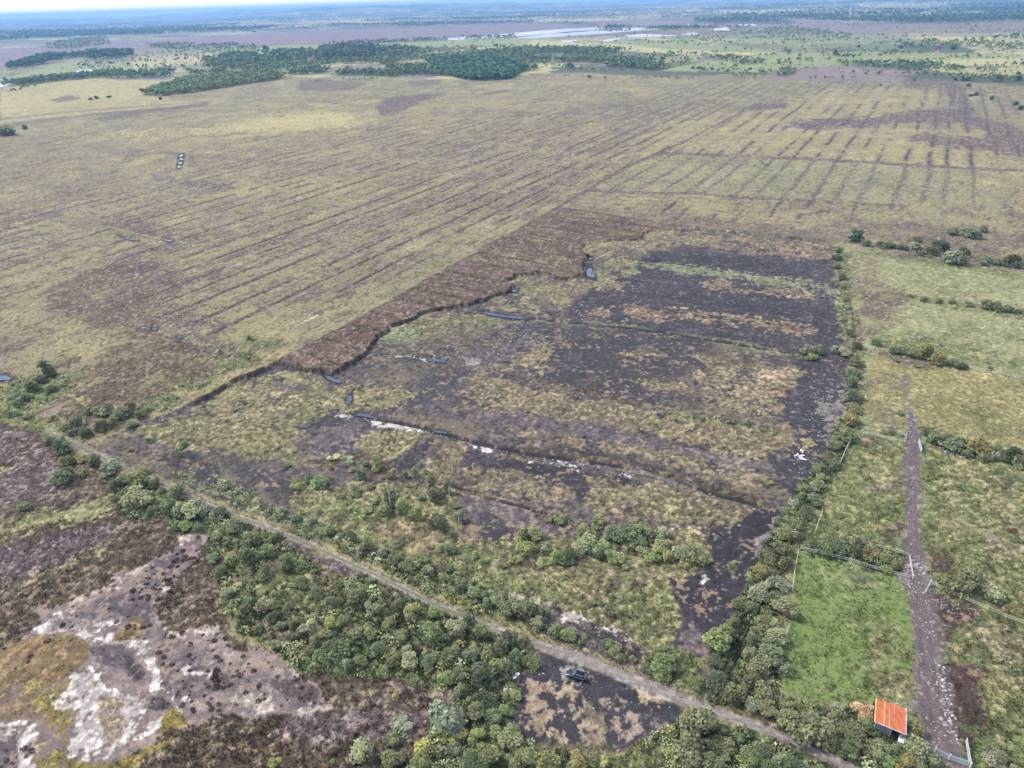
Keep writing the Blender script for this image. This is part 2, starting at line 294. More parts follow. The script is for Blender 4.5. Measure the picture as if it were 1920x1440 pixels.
 ('peat', [(960,690),(1140,720),(1340,760),(1460,790),(1460,800),(1300,775),(1100,745),(960,712)], 4, .6, -.2),
 ('peatb', [(900,850),(1150,885),(1420,950),(1400,962),(1150,905),(900,872)], 4, .6, -.2),
 # east peat strip
 ('peat', [(1540,590),(1577,590),(1580,650),(1590,720),(1578,790),(1540,840),(1512,925),(1480,935),(1455,905),(1445,850),(1500,830),(1473,790),(1467,732),(1545,700),(1550,650)], 4, 1, None),
 ('gravel', [(1545,750),(1580,700),(1590,740),(1575,800),(1545,830)], 5, .5, .4), ('yell', [(1502,825),(1520,818),(1528,830),(1515,842),(1505,845)], 2, .9, None),
 ('peatb', [(1330,990),(1370,965),(1425,945),(1465,955),(1440,1010),(1420,1060),(1400,1090),(1380,1130),(1335,1195),(1290,1180),(1275,1130),(1240,1100),(1270,1085),(1320,1072),(1335,1040),(1322,1010)], 4, 1, -1.0),
 ('gravel', [(1420,1010),(1445,975),(1470,960),(1462,990),(1440,1030),(1410,1055)], 4, .7, -.2),
 ('white', [(1308,1082),(1325,1074),(1335,1085),(1318,1096)], 2, .9, -.1), ('ochg', [(1368,1055),(1380,1048),(1392,1065),(1378,1082),(1366,1075)], 3, .9, None),
 ('purple', [(1282,1190),(1300,1178),(1322,1200),(1318,1235),(1285,1225)], 4, .9, None),
 ('peat', [(330,835),(360,842),(420,885),(400,905),(300,860),(300,845)], 4, .95, None),
 ('ochg', [(250,815),(350,775),(430,715),(560,690),(620,720),(620,770),(560,790),(600,830),(560,860),(440,860),(360,835)], 7, .95, -.9),
 ('ochre', [(400,760),(470,720),(590,720),(570,780),(500,790),(420,800)], 8, .7, -.2),
 ('heath', [(250,840),(320,860),(420,900),(470,890),(430,860),(340,850)], 4, .7, 0),
 ('purple', [(505,715),(580,712),(570,725),(520,728)], 3, .8, None),
 ('peat', [(380,830),(420,840),(470,860),(530,900),(580,935),(575,955),(520,940),(470,900),(420,880)], 6, .85, -.5),
 ('ochre', [(560,830),(700,840),(860,820),(870,850),(840,880),(700,870),(580,850)], 6, .6, 0),
 ('purple', [(540,815),(600,800),(690,785),(660,815),(600,845),(560,845)], 5, .8, None),
 ('peat', [(598,785),(620,768),(690,778),(660,800),(620,800)], 3, .9, -.5),
 ('ochg', [(600,760),(640,720),(690,715),(760,720),(780,740),(700,770),(640,765)], 5, .9, -.6),
 ('ochg', [(660,825),(700,800),(790,810),(780,830),(740,860),(690,860)], 4, .95, -.8),
 ('heath', [(560,850),(700,850),(760,870),(730,890),(620,880),(560,870)], 6, .85, -.4),
 ('peatb', [(750,880),(790,850),(820,820),(800,820),(770,845),(725,878)], 4, .9, None),
 ('ochre', [(780,880),(820,840),(870,825),(870,850),(850,890),(790,895)], 4, .95, None),
 ('peatb', [(870,840),(900,845),(1000,865),(1120,885),(1210,895),(1240,905),(1160,925),(1060,930),(980,900),(860,890)], 5, .9, -.4),
 ('ochre', [(870,870),(960,880),(1040,900),(1080,930),(1000,935),(900,910),(860,900)], 6, .8, -.3),
 ('heath', [(840,900),(900,918),(1000,950),(1095,982),(1080,992),(980,960),(880,930)], 3, .95, None),
 ('purple', [(865,920),(960,950),(1030,975),(1080,990),(1000,1000),(900,985),(870,960)], 5, .9, None),
 ('peat', [(900,960),(930,960),(972,1000),(960,1012),(925,1022),(900,1000)], 3, .9, None),
 ('ochre', [(1080,890),(1250,905),(1420,950),(1400,975),(1330,985),(1260,985),(1150,970),(1110,950)], 8, .9, None),
 ('ochg', [(1130,930),(1250,925),(1410,965),(1350,1000),(1200,985)], 8, .6, 0),
 ('ochg', [(560,925),(700,900),(860,905),(880,1010),(1010,1010),(1120,990),(1330,1000),(1330,1060),(1250,1100),(1285,1185),(1230,1225),(1150,1190),(1030,1150),(820,1070),(640,1000),(540,960)], 8, 1, None),
 ('grass', [(560,960),(640,930),(760,960),(700,1000),(860,1040),(1000,1080),(1080,1140),(960,1130),(760,1040),(560,985)], 12, .8, -.2),
 ('orange', [(690,1000),(760,990),(860,1000),(900,1020),(820,1050)], 12, .45, 0), ('orange', [(1060,1060),(1180,1040),(1250,1080),(1200,1140),(1080,1110)], 14, .4, .1),
 ('grass', [(1130,1120),(1260,1100),(1280,1190),(1200,1200)], 10, .6, None),
 ('under', [(330,880),(430,905),(560,975),(700,1020),(860,1080),(1000,1130),(1040,1155),(1030,1180),(960,1170),(800,1110),(600,1015),(430,935),(320,895)], 6, .85, -.5),
 ('reed', [(380,895),(470,935),(600,985),(700,1040),(640,1030),(480,955),(380,915)], 8, .6, 0),
 ('reed', [(940,1090),(1000,1110),(1050,1140),(1000,1150),(930,1120)], 6, .5, 0),
 ('straw', [(1250,985),(1270,978),(1278,1000),(1255,1000)], 3, .7, -.1), ('straw', [(1290,985),(1335,995),(1325,1010),(1290,1000)], 3, .7, -.1),
 ('white', [(1050,1150),(1090,1152),(1130,1170),(1180,1190),(1192,1205),(1150,1198),(1100,1175),(1060,1170)], 4, .85, .0),
 ('cream', [(950,1100),(1040,1140),(1030,1150),(960,1120)], 5, .5, .2),
 ('peatb', [(1080,1170),(1130,1185),(1200,1215),(1225,1240),(1180,1235),(1140,1205),(1090,1190)], 4, .9, -.5),
 ('white', [(640,770),(665,775),(655,780),(628,775)], 1.5, .9, -.4), ('white', [(690,783),(730,790),(800,800),(798,808),(740,800),(700,793)], 2, 1, -.5), ('white', [(875,825),(930,838),(932,845),(890,838)], 2, .9, -.3),
 ('white', [(980,850),(1180,888),(1200,896),(1100,886),(980,862)], 2, .8, .75),
 ('white', [(770,655),(840,668),(838,676),(800,678),(740,660)], 2, .6, .1), ('gravel', [(865,672),(900,668),(905,678),(870,684)], 2, .8, None),
 ('white', [(680,780),(660,790),(620,785)], 2, .5, .3),
 ('grass', [(1260,1210),(1300,1230),(1330,1320),(1230,1280),(1190,1250)], 6, .9, None),
 # clearing with the car
 ('peat', [(1010,1205),(1060,1215),(1160,1255),(1260,1300),(1290,1335),(1240,1375),(1150,1412),(1010,1395),(950,1370),(965,1300),(1005,1240)], 6, 1, None),
 ('peatb', [(1025,1215),(1080,1225),(1220,1290),(1280,1330),(1180,1330),(1090,1290),(1010,1290)], 8, .9, -.3),
 ('gravel', [(1035,1235),(1070,1240),(1100,1255),(1085,1285),(1050,1290),(1040,1265)], 5, .7, -.2),
 ('straw', [(1000,1290),(1040,1280),(1080,1300),(1060,1330),(1100,1360),(1060,1400),(1000,1390),(980,1340)], 8, .38, .3), ('straw', [(1190,1300),(1240,1310),(1250,1325),(1200,1330)], 4, .8, -.1),
 ('pink', [(1150,1340),(1250,1340),(1230,1375),(1160,1390)], 6, .5, 0), ('straw', [(1000,1270),(1080,1290),(1250,1330),(1200,1400),(1050,1400),(970,1360)], 5, .35, .35), ('ochg', [(960,1380),(1100,1390),(1180,1400),(1180,1440),(960,1440)], 8, .6, -.1),
 # pastures to the east
 ('pale', [(1590,462),(1750,490),(1920,510),(2300,570),(2400,1600),(1800,1600),(1500,1330),(1440,1330),(1480,1100),(1610,800),(1622,640),(1600,560)], 4, 1, None),
 ('ochre', [(1590,470),(1640,480),(1650,530),(1700,550),(1690,590),(1640,620),(1610,600)], 10, .8, -.3),
 ('bogp', [(1600,530),(1680,545),(1700,555),(1680,600),(1640,640),(1615,620)], 10, .6, -.1),
 ('ochre', [(1700,530),(1920,570),(2000,580),(2000,600),(1900,590),(1780,560)], 8, .5, -.1),
 ('grass', [(1640,630),(1720,620),(1920,680),(2000,700),(2000,720),(1920,700),(1800,680),(1650,655)], 6, .7, None),
 ('reed', [(1690,625),(1740,632),(1830,660),(1800,665),(1720,645)], 5, .6, None), ('reed', [(1775,600),(1790,600),(1775,650),(1760,650)], 3, .5, None),
 ('grass', [(1580,465),(1700,480),(1800,490),(1920,510),(1920,525),(1760,500),(1600,474)], 3, .8, None),
 ('under', [(1690,545),(1760,560),(1920,590),(1920,600),(1800,580),(1690,556)], 4, .6, None),
 ('yell', [(1624,660),(1750,680),(1920,712),(2100,740),(2100,940),(1920,880),(1850,830),(1720,800),(1620,795)], 4, .95, None),
 ('bogp', [(1640,655),(1740,680),(1740,695),(1690,690),(1640,668)], 6, .8, -.4),
 ('bogp', [(1630,690),(1680,700),(1700,760),(1680,800),(1625,790)], 10, .6, 0), ('bogp', [(1720,730),(1800,745),(1810,760),(1740,750)], 8, .5, -.1),
 ('pink', [(1682,705),(1702,705),(1706,720),(1690,725)], 3, .8, None),
 ('grass', [(1700,720),(1780,720),(1920,760),(1920,860),(1780,800),(1700,780)], 16, .5, 0),
 ('grass', [(1610,815),(1700,830),(1705,1040),(1600,1030),(1500,1020),(1560,900)], 4, 1, None),
 ('grass', [(1580,880),(1640,860),(1680,880),(1660,960),(1600,1000),(1540,960)], 12, .7, 0), ('purple', [(1612,818),(1640,818),(1640,835),(1610,838)], 4, .8, None),
 ('bogp', [(1630,900),(1690,890),(1690,930),(1640,925)], 8, .6, 0), ('peatbr', [(1655,990),(1690,975),(1695,1030),(1670,1035)], 5, .7, 0),
 ('under', [(1500,1005),(1600,1010),(1700,1040),(1705,1070),(1640,1075),(1500,1045)], 4, .8, -.6),
 ('bright', [(1495,1035),(1600,1060),(1700,1085),(1712,1120),(1712,1290),(1650,1310),(1560,1320),(1470,1300),(1455,1250),(1480,1150)], 4, 1, None),
 ('pale', [(1520,1060),(1680,1085),(1700,1100),(1560,1090),(1500,1070)], 8, .6, -.2), ('orange', [(1630,1190),(1655,1190),(1650,1260),(1625,1240)], 5, .5, -.1), ('ochg', [(1600,1130),(1680,1180),(1680,1280),(1640,1300),(1610,1200)], 14, .5, -.1),
 ('purple', [(1590,1065),(1640,1070),(1635,1090),(1605,1085)], 5, .5, None),
 ('ochre', [(1640,1260),(1710,1270),(1715,1310),(1640,1305)], 8, .7, -.2),
 ('grass', [(1725,830),(1860,870),(1920,890),(2200,980),(2200,1200),(1920,1150),(1850,1120),(1760,1090),(1730,1050)], 5, 1, None),
 ('yell', [(1760,870),(1850,890),(1920,920),(2000,980),(1900,1010),(1800,990),(1750,930)], 14, .6, .0),('ochg', [(1740,840),(1920,900),(2100,1000),(2100,1100),(1900,1060),(1760,1000)], 10, .6, -.1),('ochg', [(1610,820),(1690,832),(1650,900),(1600,900)], 8, .6, -.1), ('pink', [(1760,930),(1900,980),(1920,1040),(1840,1020)], 14, .35, 0),
 ('peatbr', [(1735,1025),(1760,1020),(1790,1050),(1770,1080),(1740,1070)], 6, .9, -.4),
 ('grass', [(1740,1100),(1850,1140),(1920,1165),(2200,1230),(2200,1600),(1860,1600),(1800,1440),(1760,1300)], 5, 1, None),
 ('ochre', [(1780,1160),(1920,1180),(2000,1220),(2000,1300),(1860,1260),(1790,1250)], 12, .7, -.1),
 ('peatbr', [(1742,1108),(1800,1125),(1832,1150),(1815,1165),(1790,1165),(1775,1200),(1765,1200),(1755,1150)], 5, .95, -.7),
 ('peatbr', [(1765,1250),(1800,1250),(1840,1260),(1900,1265),(1830,1290),(1850,1340),(1868,1385),(1840,1398),(1790,1390),(1775,1320)], 6, .95, -.6),
 ('yell', [(1850,1250),(1920,1260),(1920,1290),(1870,1330),(1900,1400),(1860,1420),(1850,1330)], 10, .6, 0),
 ('bright', [(1800,1385),(1860,1400),(1900,1440),(1820,1500)], 8, .6, None), ('bright', [(1890,1380),(1960,1380),(1960,1430),(1890,1430)], 6, .5, None),
 ('straw', [(1600,1312),(1625,1310),(1642,1325),(1640,1345),(1620,1350),(1602,1335)], 2, 0, None),
 ('purple', [(1700,1310),(1740,1310),(1740,1340),(1705,1345)], 5, .8, None),
 ('under', [(1330,1335),(1440,1350),(1460,1310),(1560,1325),(1640,1320),(1650,1370),(1720,1360),(1760,1440),(1700,1500),(1560,1430),(1450,1380)], 5, .95, None),
 # east hedge strip floor
 ('ochg', [(1565,455),(1590,470),(1602,560),(1620,640),(1616,780),(1585,780),(1592,700),(1575,600),(1572,540)], 4, .8, None),
 ('under', [(1568,455),(1588,470),(1598,560),(1614,640),(1612,800),(1585,800),(1592,700),(1578,600),(1574,540)], 4, .8, -.05),
 ('under', [(1605,760),(1618,800),(1560,900),(1500,1010),(1460,1140),(1460,1330),(1330,1335),(1330,1210),(1380,1140),(1410,1070),(1470,950),(1510,900),(1560,830),(1585,770)], 4, .9, None),
 # south strip of the drive
 ('ochg', [(1340,1318),(1450,1350),(1560,1400),(1620,1440),(1600,1445),(1480,1390),(1340,1340)], 3, .8, None),
]
# strokes: (class, [(x, y, width px)...], wobble, opacity, depth m)
STR = [
 ('grass', [(-100,735,30),(0,768,34),(60,795,30),(110,820,24),(170,848,16)], 3, .95, 0),
 ('bogp', [(1100,357,5),(1170,360,5),(1300,362,5),(1420,372,5),(1560,378,4),(1700,386,3)], 1.5, .9, .35),
 ('bogp', [(1240,286,5),(1400,293,5),(1560,300,5),(1750,312,5),(1920,320,5),(2100,330,5)], 1.5, .9, .35),
 ('yell', [(1560,376,1.5),(1700,380,2),(1800,386,2)], 1, .8, 0),
 ('bogp', [(1100,356,6),(1180,310,7),(1240,286,7),(1290,262,4),(1400,205,4)], 2, .9, .3),
 ('bogp', [(1000,418,5),(1100,358,6)], 2, .7, .2),
 ('heathp', [(1780,205,4),(1850,245,4),(1920,265,4)], 2, .6, 0),
 ('heathp', [(-50,228,4),(200,205,3),(400,190,2)], 2, .6, 0),
 ('bogp', [(0,235,4),(180,215,5),(300,205,4)], 3, .7, 0),
 # left drains
 ('bogp', [(90,560,5),(170,590,6),(280,622,6),(340,640,7),(430,668,7)], 3, .8, .5),
 ('yell', [(80,630,3),(120,638,3),(200,662,3),(240,675,3)], 1.5, .8, 0),
 ('pale', [(200,424,2),(260,438,3),(320,452,3),(364,458,3)], 1, .8, 0),
 ('yell', [(600,668,2),(560,705,3)], 2, .0, 0),
 ('cream', [(555,612,2),(572,602,3),(595,592,3)], .8, .9, 0), ('yell', [(510,625,2),(540,616,3)], 1, .8, 0),
 ('cream', [(440,632,2),(400,650,2)], 1, .0, 0), ('pale', [(850,468,2),(900,440,3),(930,425,2)], 1, .8, 0),
 ('reed', [(1000,598,6),(1190,612,5),(1300,628,6),(1350,640,12),(1500,668,10)], 3, .6, 0),
 ('peatb', [(990,592,4),(1060,600,4),(1130,608,4),(1250,622,5),(1340,638,5),(1500,664,4)], 1, 1, .7),
 ('peatb', [(1170,482,3),(1250,492,3),(1310,500,3)], 1, .9, .4),
 ('heath', [(920,690,6),(960,700,8),(1040,718,8),(1130,742,8),(1200,758,5)], 3, .85, 0),
 ('under', [(1240,770,4),(1340,785,6),(1420,800,6),(1460,815,6)], 3, .8, 0),
 # main ditch across the plot
 ('heath', [(930,840,14),(1040,852,14),(1160,868,16),(1240,890,18),(1330,918,18),(1430,938,14)], 3, .8, 0),
 ('peatb', [(660,770,5),(720,785,6),(800,800,7),(880,824,8),(980,846,8),(1080,862,8),(1170,876,8),(1240,896,9),(1330,924,9),(1425,946,7)], 1.5, 1, .9),
 ('gravel', [(1000,853,2),(1130,870,3),(1210,884,4),(1240,893,4),(1330,926,4),(1390,940,3)], 1, .7, 0),
 ('peatb', [(840,905,4),(940,938,5),(1040,965,5),(1095,982,4)], 1.5, 1, .7),
 ('yell', [(870,917,2),(930,930,2),(990,946,1)], 1, .7, 0),
 ('heath', [(225,838,5),(300,864,5),(380,898,5)], 2, .8, .3),
 ('peatb', [(1495,990,5),(1480,1040,5),(1440,1110,6),(1400,1190,7),(1365,1260,7)], 3, .6, .5),
 ('peatbr', [(1594,560,4),(1605,640,4)], 1, .6, .4),
 # mown edge of the tracks
 ('ochg', [(175,848,14),(400,948,14),(560,1012,14),(700,1075,16),(830,1138,16),(960,1190,18)], 2, .9, 0),
 ('ochre', [(960,1190,22),(1100,1240,26),(1250,1300,26),(1340,1335,26),(1420,1362,26),(1600,1450,26)], 3, .7, 0),
 ('track', [(1692,700,14),(1700,745,12),(1708,790,16)], 5, .45, 0),
 ('purple', [(1713,790,26),(1708,850,34),(1712,960,30),(1714,1060,40),(1728,1120,52),(1745,1260,66),(1775,1430,80)], 6, .8, 0),
 ('gravel', [(1690,1075,12),(1715,1080,60),(1735,1088,20)], 4, .55, 0), ('white', [(1700,1060,14),(1720,1062,20)], 5, .5, 0),
 ('gravel', [(1700,1325,20),(1735,1330,40)], 6, .5, 0),
]
# ---END LAYERS---
# tracks built as sheets of their own
TRACKS = [
 ('track_path', 'gravel', [(90,810,5),(120,824,9),(165,846,10),(230,876,7),(400,950,5),(560,1012,5),(700,1076,6),(830,1140,7),(960,1193,9),(1030,1216,12),(1100,1240,13),(1180,1272,15),(1250,1302,17),(1330,1332,14),(1420,1362,10),(1500,1394,10),(1600,1445,11),(1700,1500,11)]),
 ('farm_track', 'track', [(1708,775,6),(1712,800,12),(1712,845,16),(1712,900,12),(1712,960,14),(1714,1040,20),(1716,1080,24),(1726,1130,28),(1735,1200,34),(1746,1280,38),(1760,1360,46),(1778,1430,56)]),
]
SCARP = [(380,742),(450,705),(525,674),(560,684),(600,688),(622,698),(680,662),(700,632),(725,612),(760,596),(800,581),(840,574),(880,567),(905,557),(935,547),(958,541),(962,533),(948,524),(965,512),(1010,507),(1040,514),(1060,521),(1096,511),(1090,497),(1104,478),(1090,465),(1100,455),(1150,449),(1200,446),(1208,434),(1260,430),(1330,430),(1560,452)]
CUT = SCARP + [(1640,560),(1640,800),(1480,1100),(1340,1345),(1050,1230),(600,1040),(170,870),(280,800)]
CUTW = W(CUT); SCW = W(SCARP)
POOLS = [  # (label, outline)
 [(336,290),(344,288),(343,294),(336,295)], [(336,296),(343,295),(343,301),(336,301)], [(335,303),(342,302),(341,308),(334,308)], [(333,310),(340,309),(338,315),(332,315)],
 [(1100,494),(1110,492),(1113,500),(1108,506),(1118,514),(1116,520),(1100,516),(1098,506)], [(1104,478),(1112,476),(1110,483),(1104,482)],
 [(960,536),(972,537),(970,542),(958,542)], [(903,576),(925,582),(950,588),(985,590),(1000,593),(985,597),(950,592),(915,586),(895,578)],
 [(603,692),(612,694),(628,702),(645,710),(640,716),(625,712),(610,703)], [(650,732),(660,732),(660,748),(653,754),(648,748)],
 [(668,768),(690,769),(706,778),(700,781),(680,777),(662,775)], [(804,800),(825,802),(842,808),(840,812),(815,808)],
 [(-20,702),(10,700),(28,708),(20,714),(-20,716)], [(330,630),(342,630),(344,634),(334,634)], [(285,614),(296,616),(294,620),(284,617)],
 [(800,664),(838,672),(836,677),(805,672)], [(1520,1490),(1521,1490),(1520,1491)],
 [(218,440),(240,446),(260,452),(245,450)], [(305,447),(326,451),(320,454),(306,450)],
]
POOLS = [p for p in POOLS if p[0][0] != 1520]
LAKES = [[(960,72),(1060,60),(1200,52),(1290,46),(1330,47),(1240,54),(1150,62),(1000,72)], [(840,72),(960,62),(1060,54),(1150,50),(1110,58),(1000,66),(900,72),(840,76)],
 [(1052,76),(1080,74),(1082,79),(1056,80)], [(1120,77),(1160,71),(1166,72),(1140,78)], [(1276,64),(1306,60),(1308,65),(1282,67)], [(1338,54),(1362,51),(1370,57),(1340,58)], [(1380,46),(1415,45),(1418,49),(1390,49)],
 [(132,138),(150,131),(176,130),(172,138),(145,141)], [(-20,158),(20,154),(70,148),(60,152),(0,164)], [(1170,66),(1200,64),(1270,66),(1270,68),(1180,70)]]

BOGP = [(-900,200),(0,178),(150,150),(350,150),(540,142),(640,150),(960,150),(1000,135),(1100,135),(1300,148),(1800,154),(1920,172),(2200,200),(2700,400),(3400,1800),(-1500,1800),(-1500,400)]
BANK = [(525,672),(640,610),(1050,384),(1300,425),(1560,452),(1570,440),(1290,418)] 

def paint(x, y, full=False):
    """albedo, grain, height of the ground at world points"""
    x = np.asarray(x, float); y = np.asarray(y, float); N = x.size
    u, v = proj(x, y); bad = np.isnan(u) | (np.abs(u) > 9000) | (np.abs(v) > 9000)
    u = np.where(bad, -9000, u); v = np.where(bad, 9000, v)
    dist = np.hypot(x, y); px = np.hypot(dist, H)/F        # metres per px across
    n1 = fbm(x, y, 60, 1, 4); n2 = fbm(x, y, 14, 2, 4); n3 = fbm(x, y, 4.0, 3, 4, .7); n4 = fbm(x, y, 1.1, 4, 3, .7)
    n5 = fbm(x, y, 700, 5, 5, .6); n6 = fbm(x, y, 9, 6, 4, .65); wu = fbm(x, y, 7, 8, 4, .65); wv = fbm(x, y, 7, 9, 4, .65)
    # detail noise keeps about the same size in front of the camera and far away
    wf = fbm(x, y, 160, 18, 4, .65); wg = fbm(x, y, 160, 19, 4, .65); far_ = ss(500, 1500, dist)
    wu = wu*(1-far_) + wf*far_; wv = wv*(1-far_) + wg*far_
    s = x*DY - y*DX; t = x*DX + y*DY                        # across / along the drains
    col = np.zeros((N, 3)); gr = np.zeros(N); rg = np.zeros(N); bogm = np.zeros(N)
    um = np.zeros(N); pk = np.zeros(N)
    def put(cls, m, tn=None):
        a, b, c, g, h = PAL[cls]
        um[:] = um*(1-m) + (m if cls == 'under' else 0); pk[:] = pk*(1-m) + (m if cls[:4] in ('peat', 'purp', 'pink') else 0)
        q = np.clip(.5+.45*n2+.25*n3+.25*n4, 0, 1)[:, None]; q2 = np.clip(n3*.4+n4*.9-.3, 0, 1)[:, None]
        if tn is not None: q = tn
        cc = a*(1-q)+b*q; cc = cc*(1-q2)+c*q2
        m_ = m[:, None]
        col[:] = col*(1-m_)+cc*m_; gr[:] = gr*(1-m)+g*m; rg[:] = rg*(1-m)+h*m
    # far land: patchwork
    put('far', np.ones(N), np.clip(.5+.6*n5, 0, 1)[:, None])
    cell = 260.0
    jx = x + 60*wf; jy = y*.8 + 60*wg
    ang = .35; qx = (jx*math.cos(ang)-jy*math.sin(ang))/cell; qy = (jx*math.sin(ang)+jy*math.cos(ang))/cell
    hid = _hash(np.floor(qx), np.floor(qy), 5)
    for lo, hi, cl in ((0, .22, 'farg'), (.22, .4, 'fary'), (.4, .5, 'farp'), (.5, .66, 'fard'), (.66, .76, 'ochg')):
        put(cl, ((hid >= lo) & (hid < hi))*.8)
    put('fard', ss(.25, .6, n5)*ss(1500, 3000, dist)*.85)
    put('farp', ss(.3, .7, -n5)*ss(1500, 3000, dist)*.6)
    # bog
    mb = np.clip(sdf_poly(u+wu*3, v+wv*2, BOGP)/2+.5, 0, 1)
    put('bog', mb); bogm[:] = mb
    sel = mb > 0
    # streaky heather tufts of the bog
    st = fbm(s*1.0, t*.28, 3.2, 12, 4, .7); st2 = fbm(s, t*.4, 22, 13, 4, .6)
    put('bogp', mb*ss(.15, .7, st+.35*st2+.15*n1)*.8)
    put('bogy', mb*ss(.1, .8, n1*.7+st2*.5)*.5)
    put('reed', mb*ss(.35, .9, -st2+.3*n3)*.3)
    # drains
    sp = 16.0; k = np.floor(s/sp); off = (_hash(k, k*0+3, 9)-.5)*5; wob = fbm(s*0+k*31, t, 60, 14, 3)*.8
    dd = np.abs(s-(k+.5)*sp-off-wob); st_ = _hash(k, k*0+7, 21)
    dash = ss(-.35, .25, fbm(s*0+k*13, t, 26, 15, 3)+(st_-.4))
    wd = .8+.7*st_
    drain = np.exp(-(dd/(wd*1.15+.7*px))**2)*dash
    vis = ss(2300, 1200, dist)*mb
    reg = np.clip(sdf_poly(u, v, [(430,640),(180,560),(230,470),(0,560),(-100,420),(300,340),(700,235),(1180,190),(1300,150),(1900,150),(1920,300),(1560,436),(1050,380)])/25+.5, 0, 1)
    nostr = 1-np.clip(sdf_poly(u, v, [(1250,180),(1900,150),(2300,350),(2300,420),(1700,400),(1500,330),(1250,300)])/30+.5, 0, 1)*.2
    h_dr = -drain*.25*reg*mb
    rg2 = np.clip(sdf_poly(u, v, [(560,620),(400,480),(640,380),(900,250),(1150,185),(1320,190),(1280,270),(1080,360),(1000,410),(760,530)])/30+.5, 0, 1)
    put('heathp', rg2*ss(.2, .75, fbm(s, t*.09, 4.2, 16, 4, .65))*.65)
    rg3 = np.clip(sdf_poly(u, v, [(-100,420),(150,330),(420,330),(420,600),(0,700),(-200,700)])/30+.5, 0, 1)
    put('bogp', rg3*ss(.3, .8, fbm(s, t*.2, 6, 17, 4, .65)+.3*n1)*.6)
    # ridge of yellow moss next to drains
    put('bogy', np.clip(np.exp(-((dd-2.2)/1.1)**2)*ss(0, .6, n2+st_-.3)*vis*reg*.7, 0, 1))
    grow = 1-far_*.4
    for cls, pts, ed, op, spk in LAY:
        if op <= 0: continue
        xs = [p[0] for p in pts]; ys = [p[1] for p in pts]; mg = ed*3+4
        ii = np.nonzero((u > min(xs)-mg) & (u < max(xs)+mg) & (v > min(ys)-mg) & (v < max(ys)+mg))[0]
        if not len(ii): continue
        e = ed*grow[ii]
        d = sdf_poly(u[ii]+wu[ii]*e*1.6, v[ii]+wv[ii]*e*1.0, pts)
        nf = n3[ii]*.45+n4[ii]*.75
        wdt = .7+ed*.75
        m = ss(.36, .64, .5+d/(2*wdt)+.38*nf*(1-.5*far_[ii]))*op
        if spk is not None:
            nn = n6[ii]*.55+n3[ii]*.5+n4[ii]*.4
            m = m*ss(spk-.12, spk+.18, nn + .6*np.clip(d/(ed*5+6), 0, .3))
        if cls in ('white', 'cream'): m = m*(.25+.75*ss(-1.0, .45, n4[ii]*.9+n3[ii]*.6+np.clip(d/(ed*2.5), -1, .8)))
        elif cls in ('ochre', 'ochg', 'orange') and spk is None or (spk is not None and spk < -.5 and cls[:3] == 'och'): m = m*(.45+.55*ss(-1.0, -.1, n4[ii]*.8+n3[ii]*.7+.4))
        mm = np.zeros(N); mm[ii] = m; put(cls, mm)
    put('bogp', np.clip(drain*vis*reg*nostr*(1.5-.5*ss(600, 1100, dist)), 0, 1))
    put('face', np.clip(np.exp(-(dd/(.6+.35*px))**2)*dash*ss(.15, .5, st_)*ss(1300, 600, dist)*reg*mb*.8, 0, 1))
    # short dams across the blocked drains further out, dotted
    tm = np.abs(((t/11.0+st_*3) % 1)-.5)*11; dam = np.exp(-((dd)/(3.6+.003*dist))**2)*np.exp(-((tm-5.5)/(1.2+.0014*dist))**2)*(dist > 300)
    put('heathp', np.clip(dam*vis*reg*.9*(n6 > -.5), 0, 1))
    # narrow field of straighter drains
    fld = np.clip(sdf_poly(u, v, [(1105,357),(1245,286),(1500,297),(1830,316),(1830,384),(1560,376),(1300,362)])/3+.5, 0, 1)
    put('bogp', np.clip(fld*np.exp(-(dd/1.6)**2), 0, 1)); put('reed', fld*.3)
    # machine lines in the milled peat
    pe = np.clip(sdf_poly(u, v, [(1040,585),(1200,470),(1300,455),(1560,485),(1580,640),(1500,660),(1200,610)])/8+.5, 0, 1)
    e0 = unp([1060, 1500], [600, 664]); ea = math.atan2(*(e0[1]-e0[0])); q = x*math.cos(ea)-y*math.sin(ea)
    ln = vnoise(q/1.1, (x+y)/90, 77)+.6*vnoise(q/.45, (x+y)/50, 78)
    col[:] *= (1+.24*ln*pe)[:, None]
    # heather bank between the drains and the cutting
    hgt = np.zeros(N); 
    for cls, pts, wob_, op, dep in STR:
        if op <= 0: continue
        xs = [p[0] for p in pts]; ys = [p[1] for p in pts]; mg = max(p[2] for p in pts)*2+6
        ii = np.nonzero((u > min(xs)-mg) & (u < max(xs)+mg) & (v > min(ys)-mg) & (v < max(ys)+mg))[0]
        if not len(ii): continue
        d, ww = dist_line(u[ii]+wu[ii]*wob_, v[ii]+wv[ii]*wob_*.7, pts, [p[2]/2 for p in pts])
        m = ss(.7, -.7, (d-ww)/(1+wob_*.2))*op
        mm = np.zeros(N); mm[ii] = m; put(cls, mm)
        hgt[ii] -= dep*ss(1.2, 0, d/(ww+.5))
    # heather bank
    bk = sdf_poly(u+wu*1.5, v+wv, [(280,805),(395,735),(520,672),(640,606),(1040,386),(1300,420),(1565,446),(1600,470)]+[(1560,458)]+SCARP[::-1])
    bk = bk*0
    mbk = ss(-1, 1, sdf_poly(u+wu*2, v+wv, BKP))
    put('bank', mbk*1.0)
    e1 = unp([745, 950], [475, 512]); fa = math.atan2(*(e1[1]-e1[0])); q_ = x*math.cos(fa)-y*math.sin(fa); t_ = x*math.sin(fa)+y*math.cos(fa)
    sb = fbm(x, y, 40, 31, 3)
    put('ochre', mbk*ss(520, 700, v*0+dist+60*sb)*ss(-.2,.5,n2+.3)*.45)
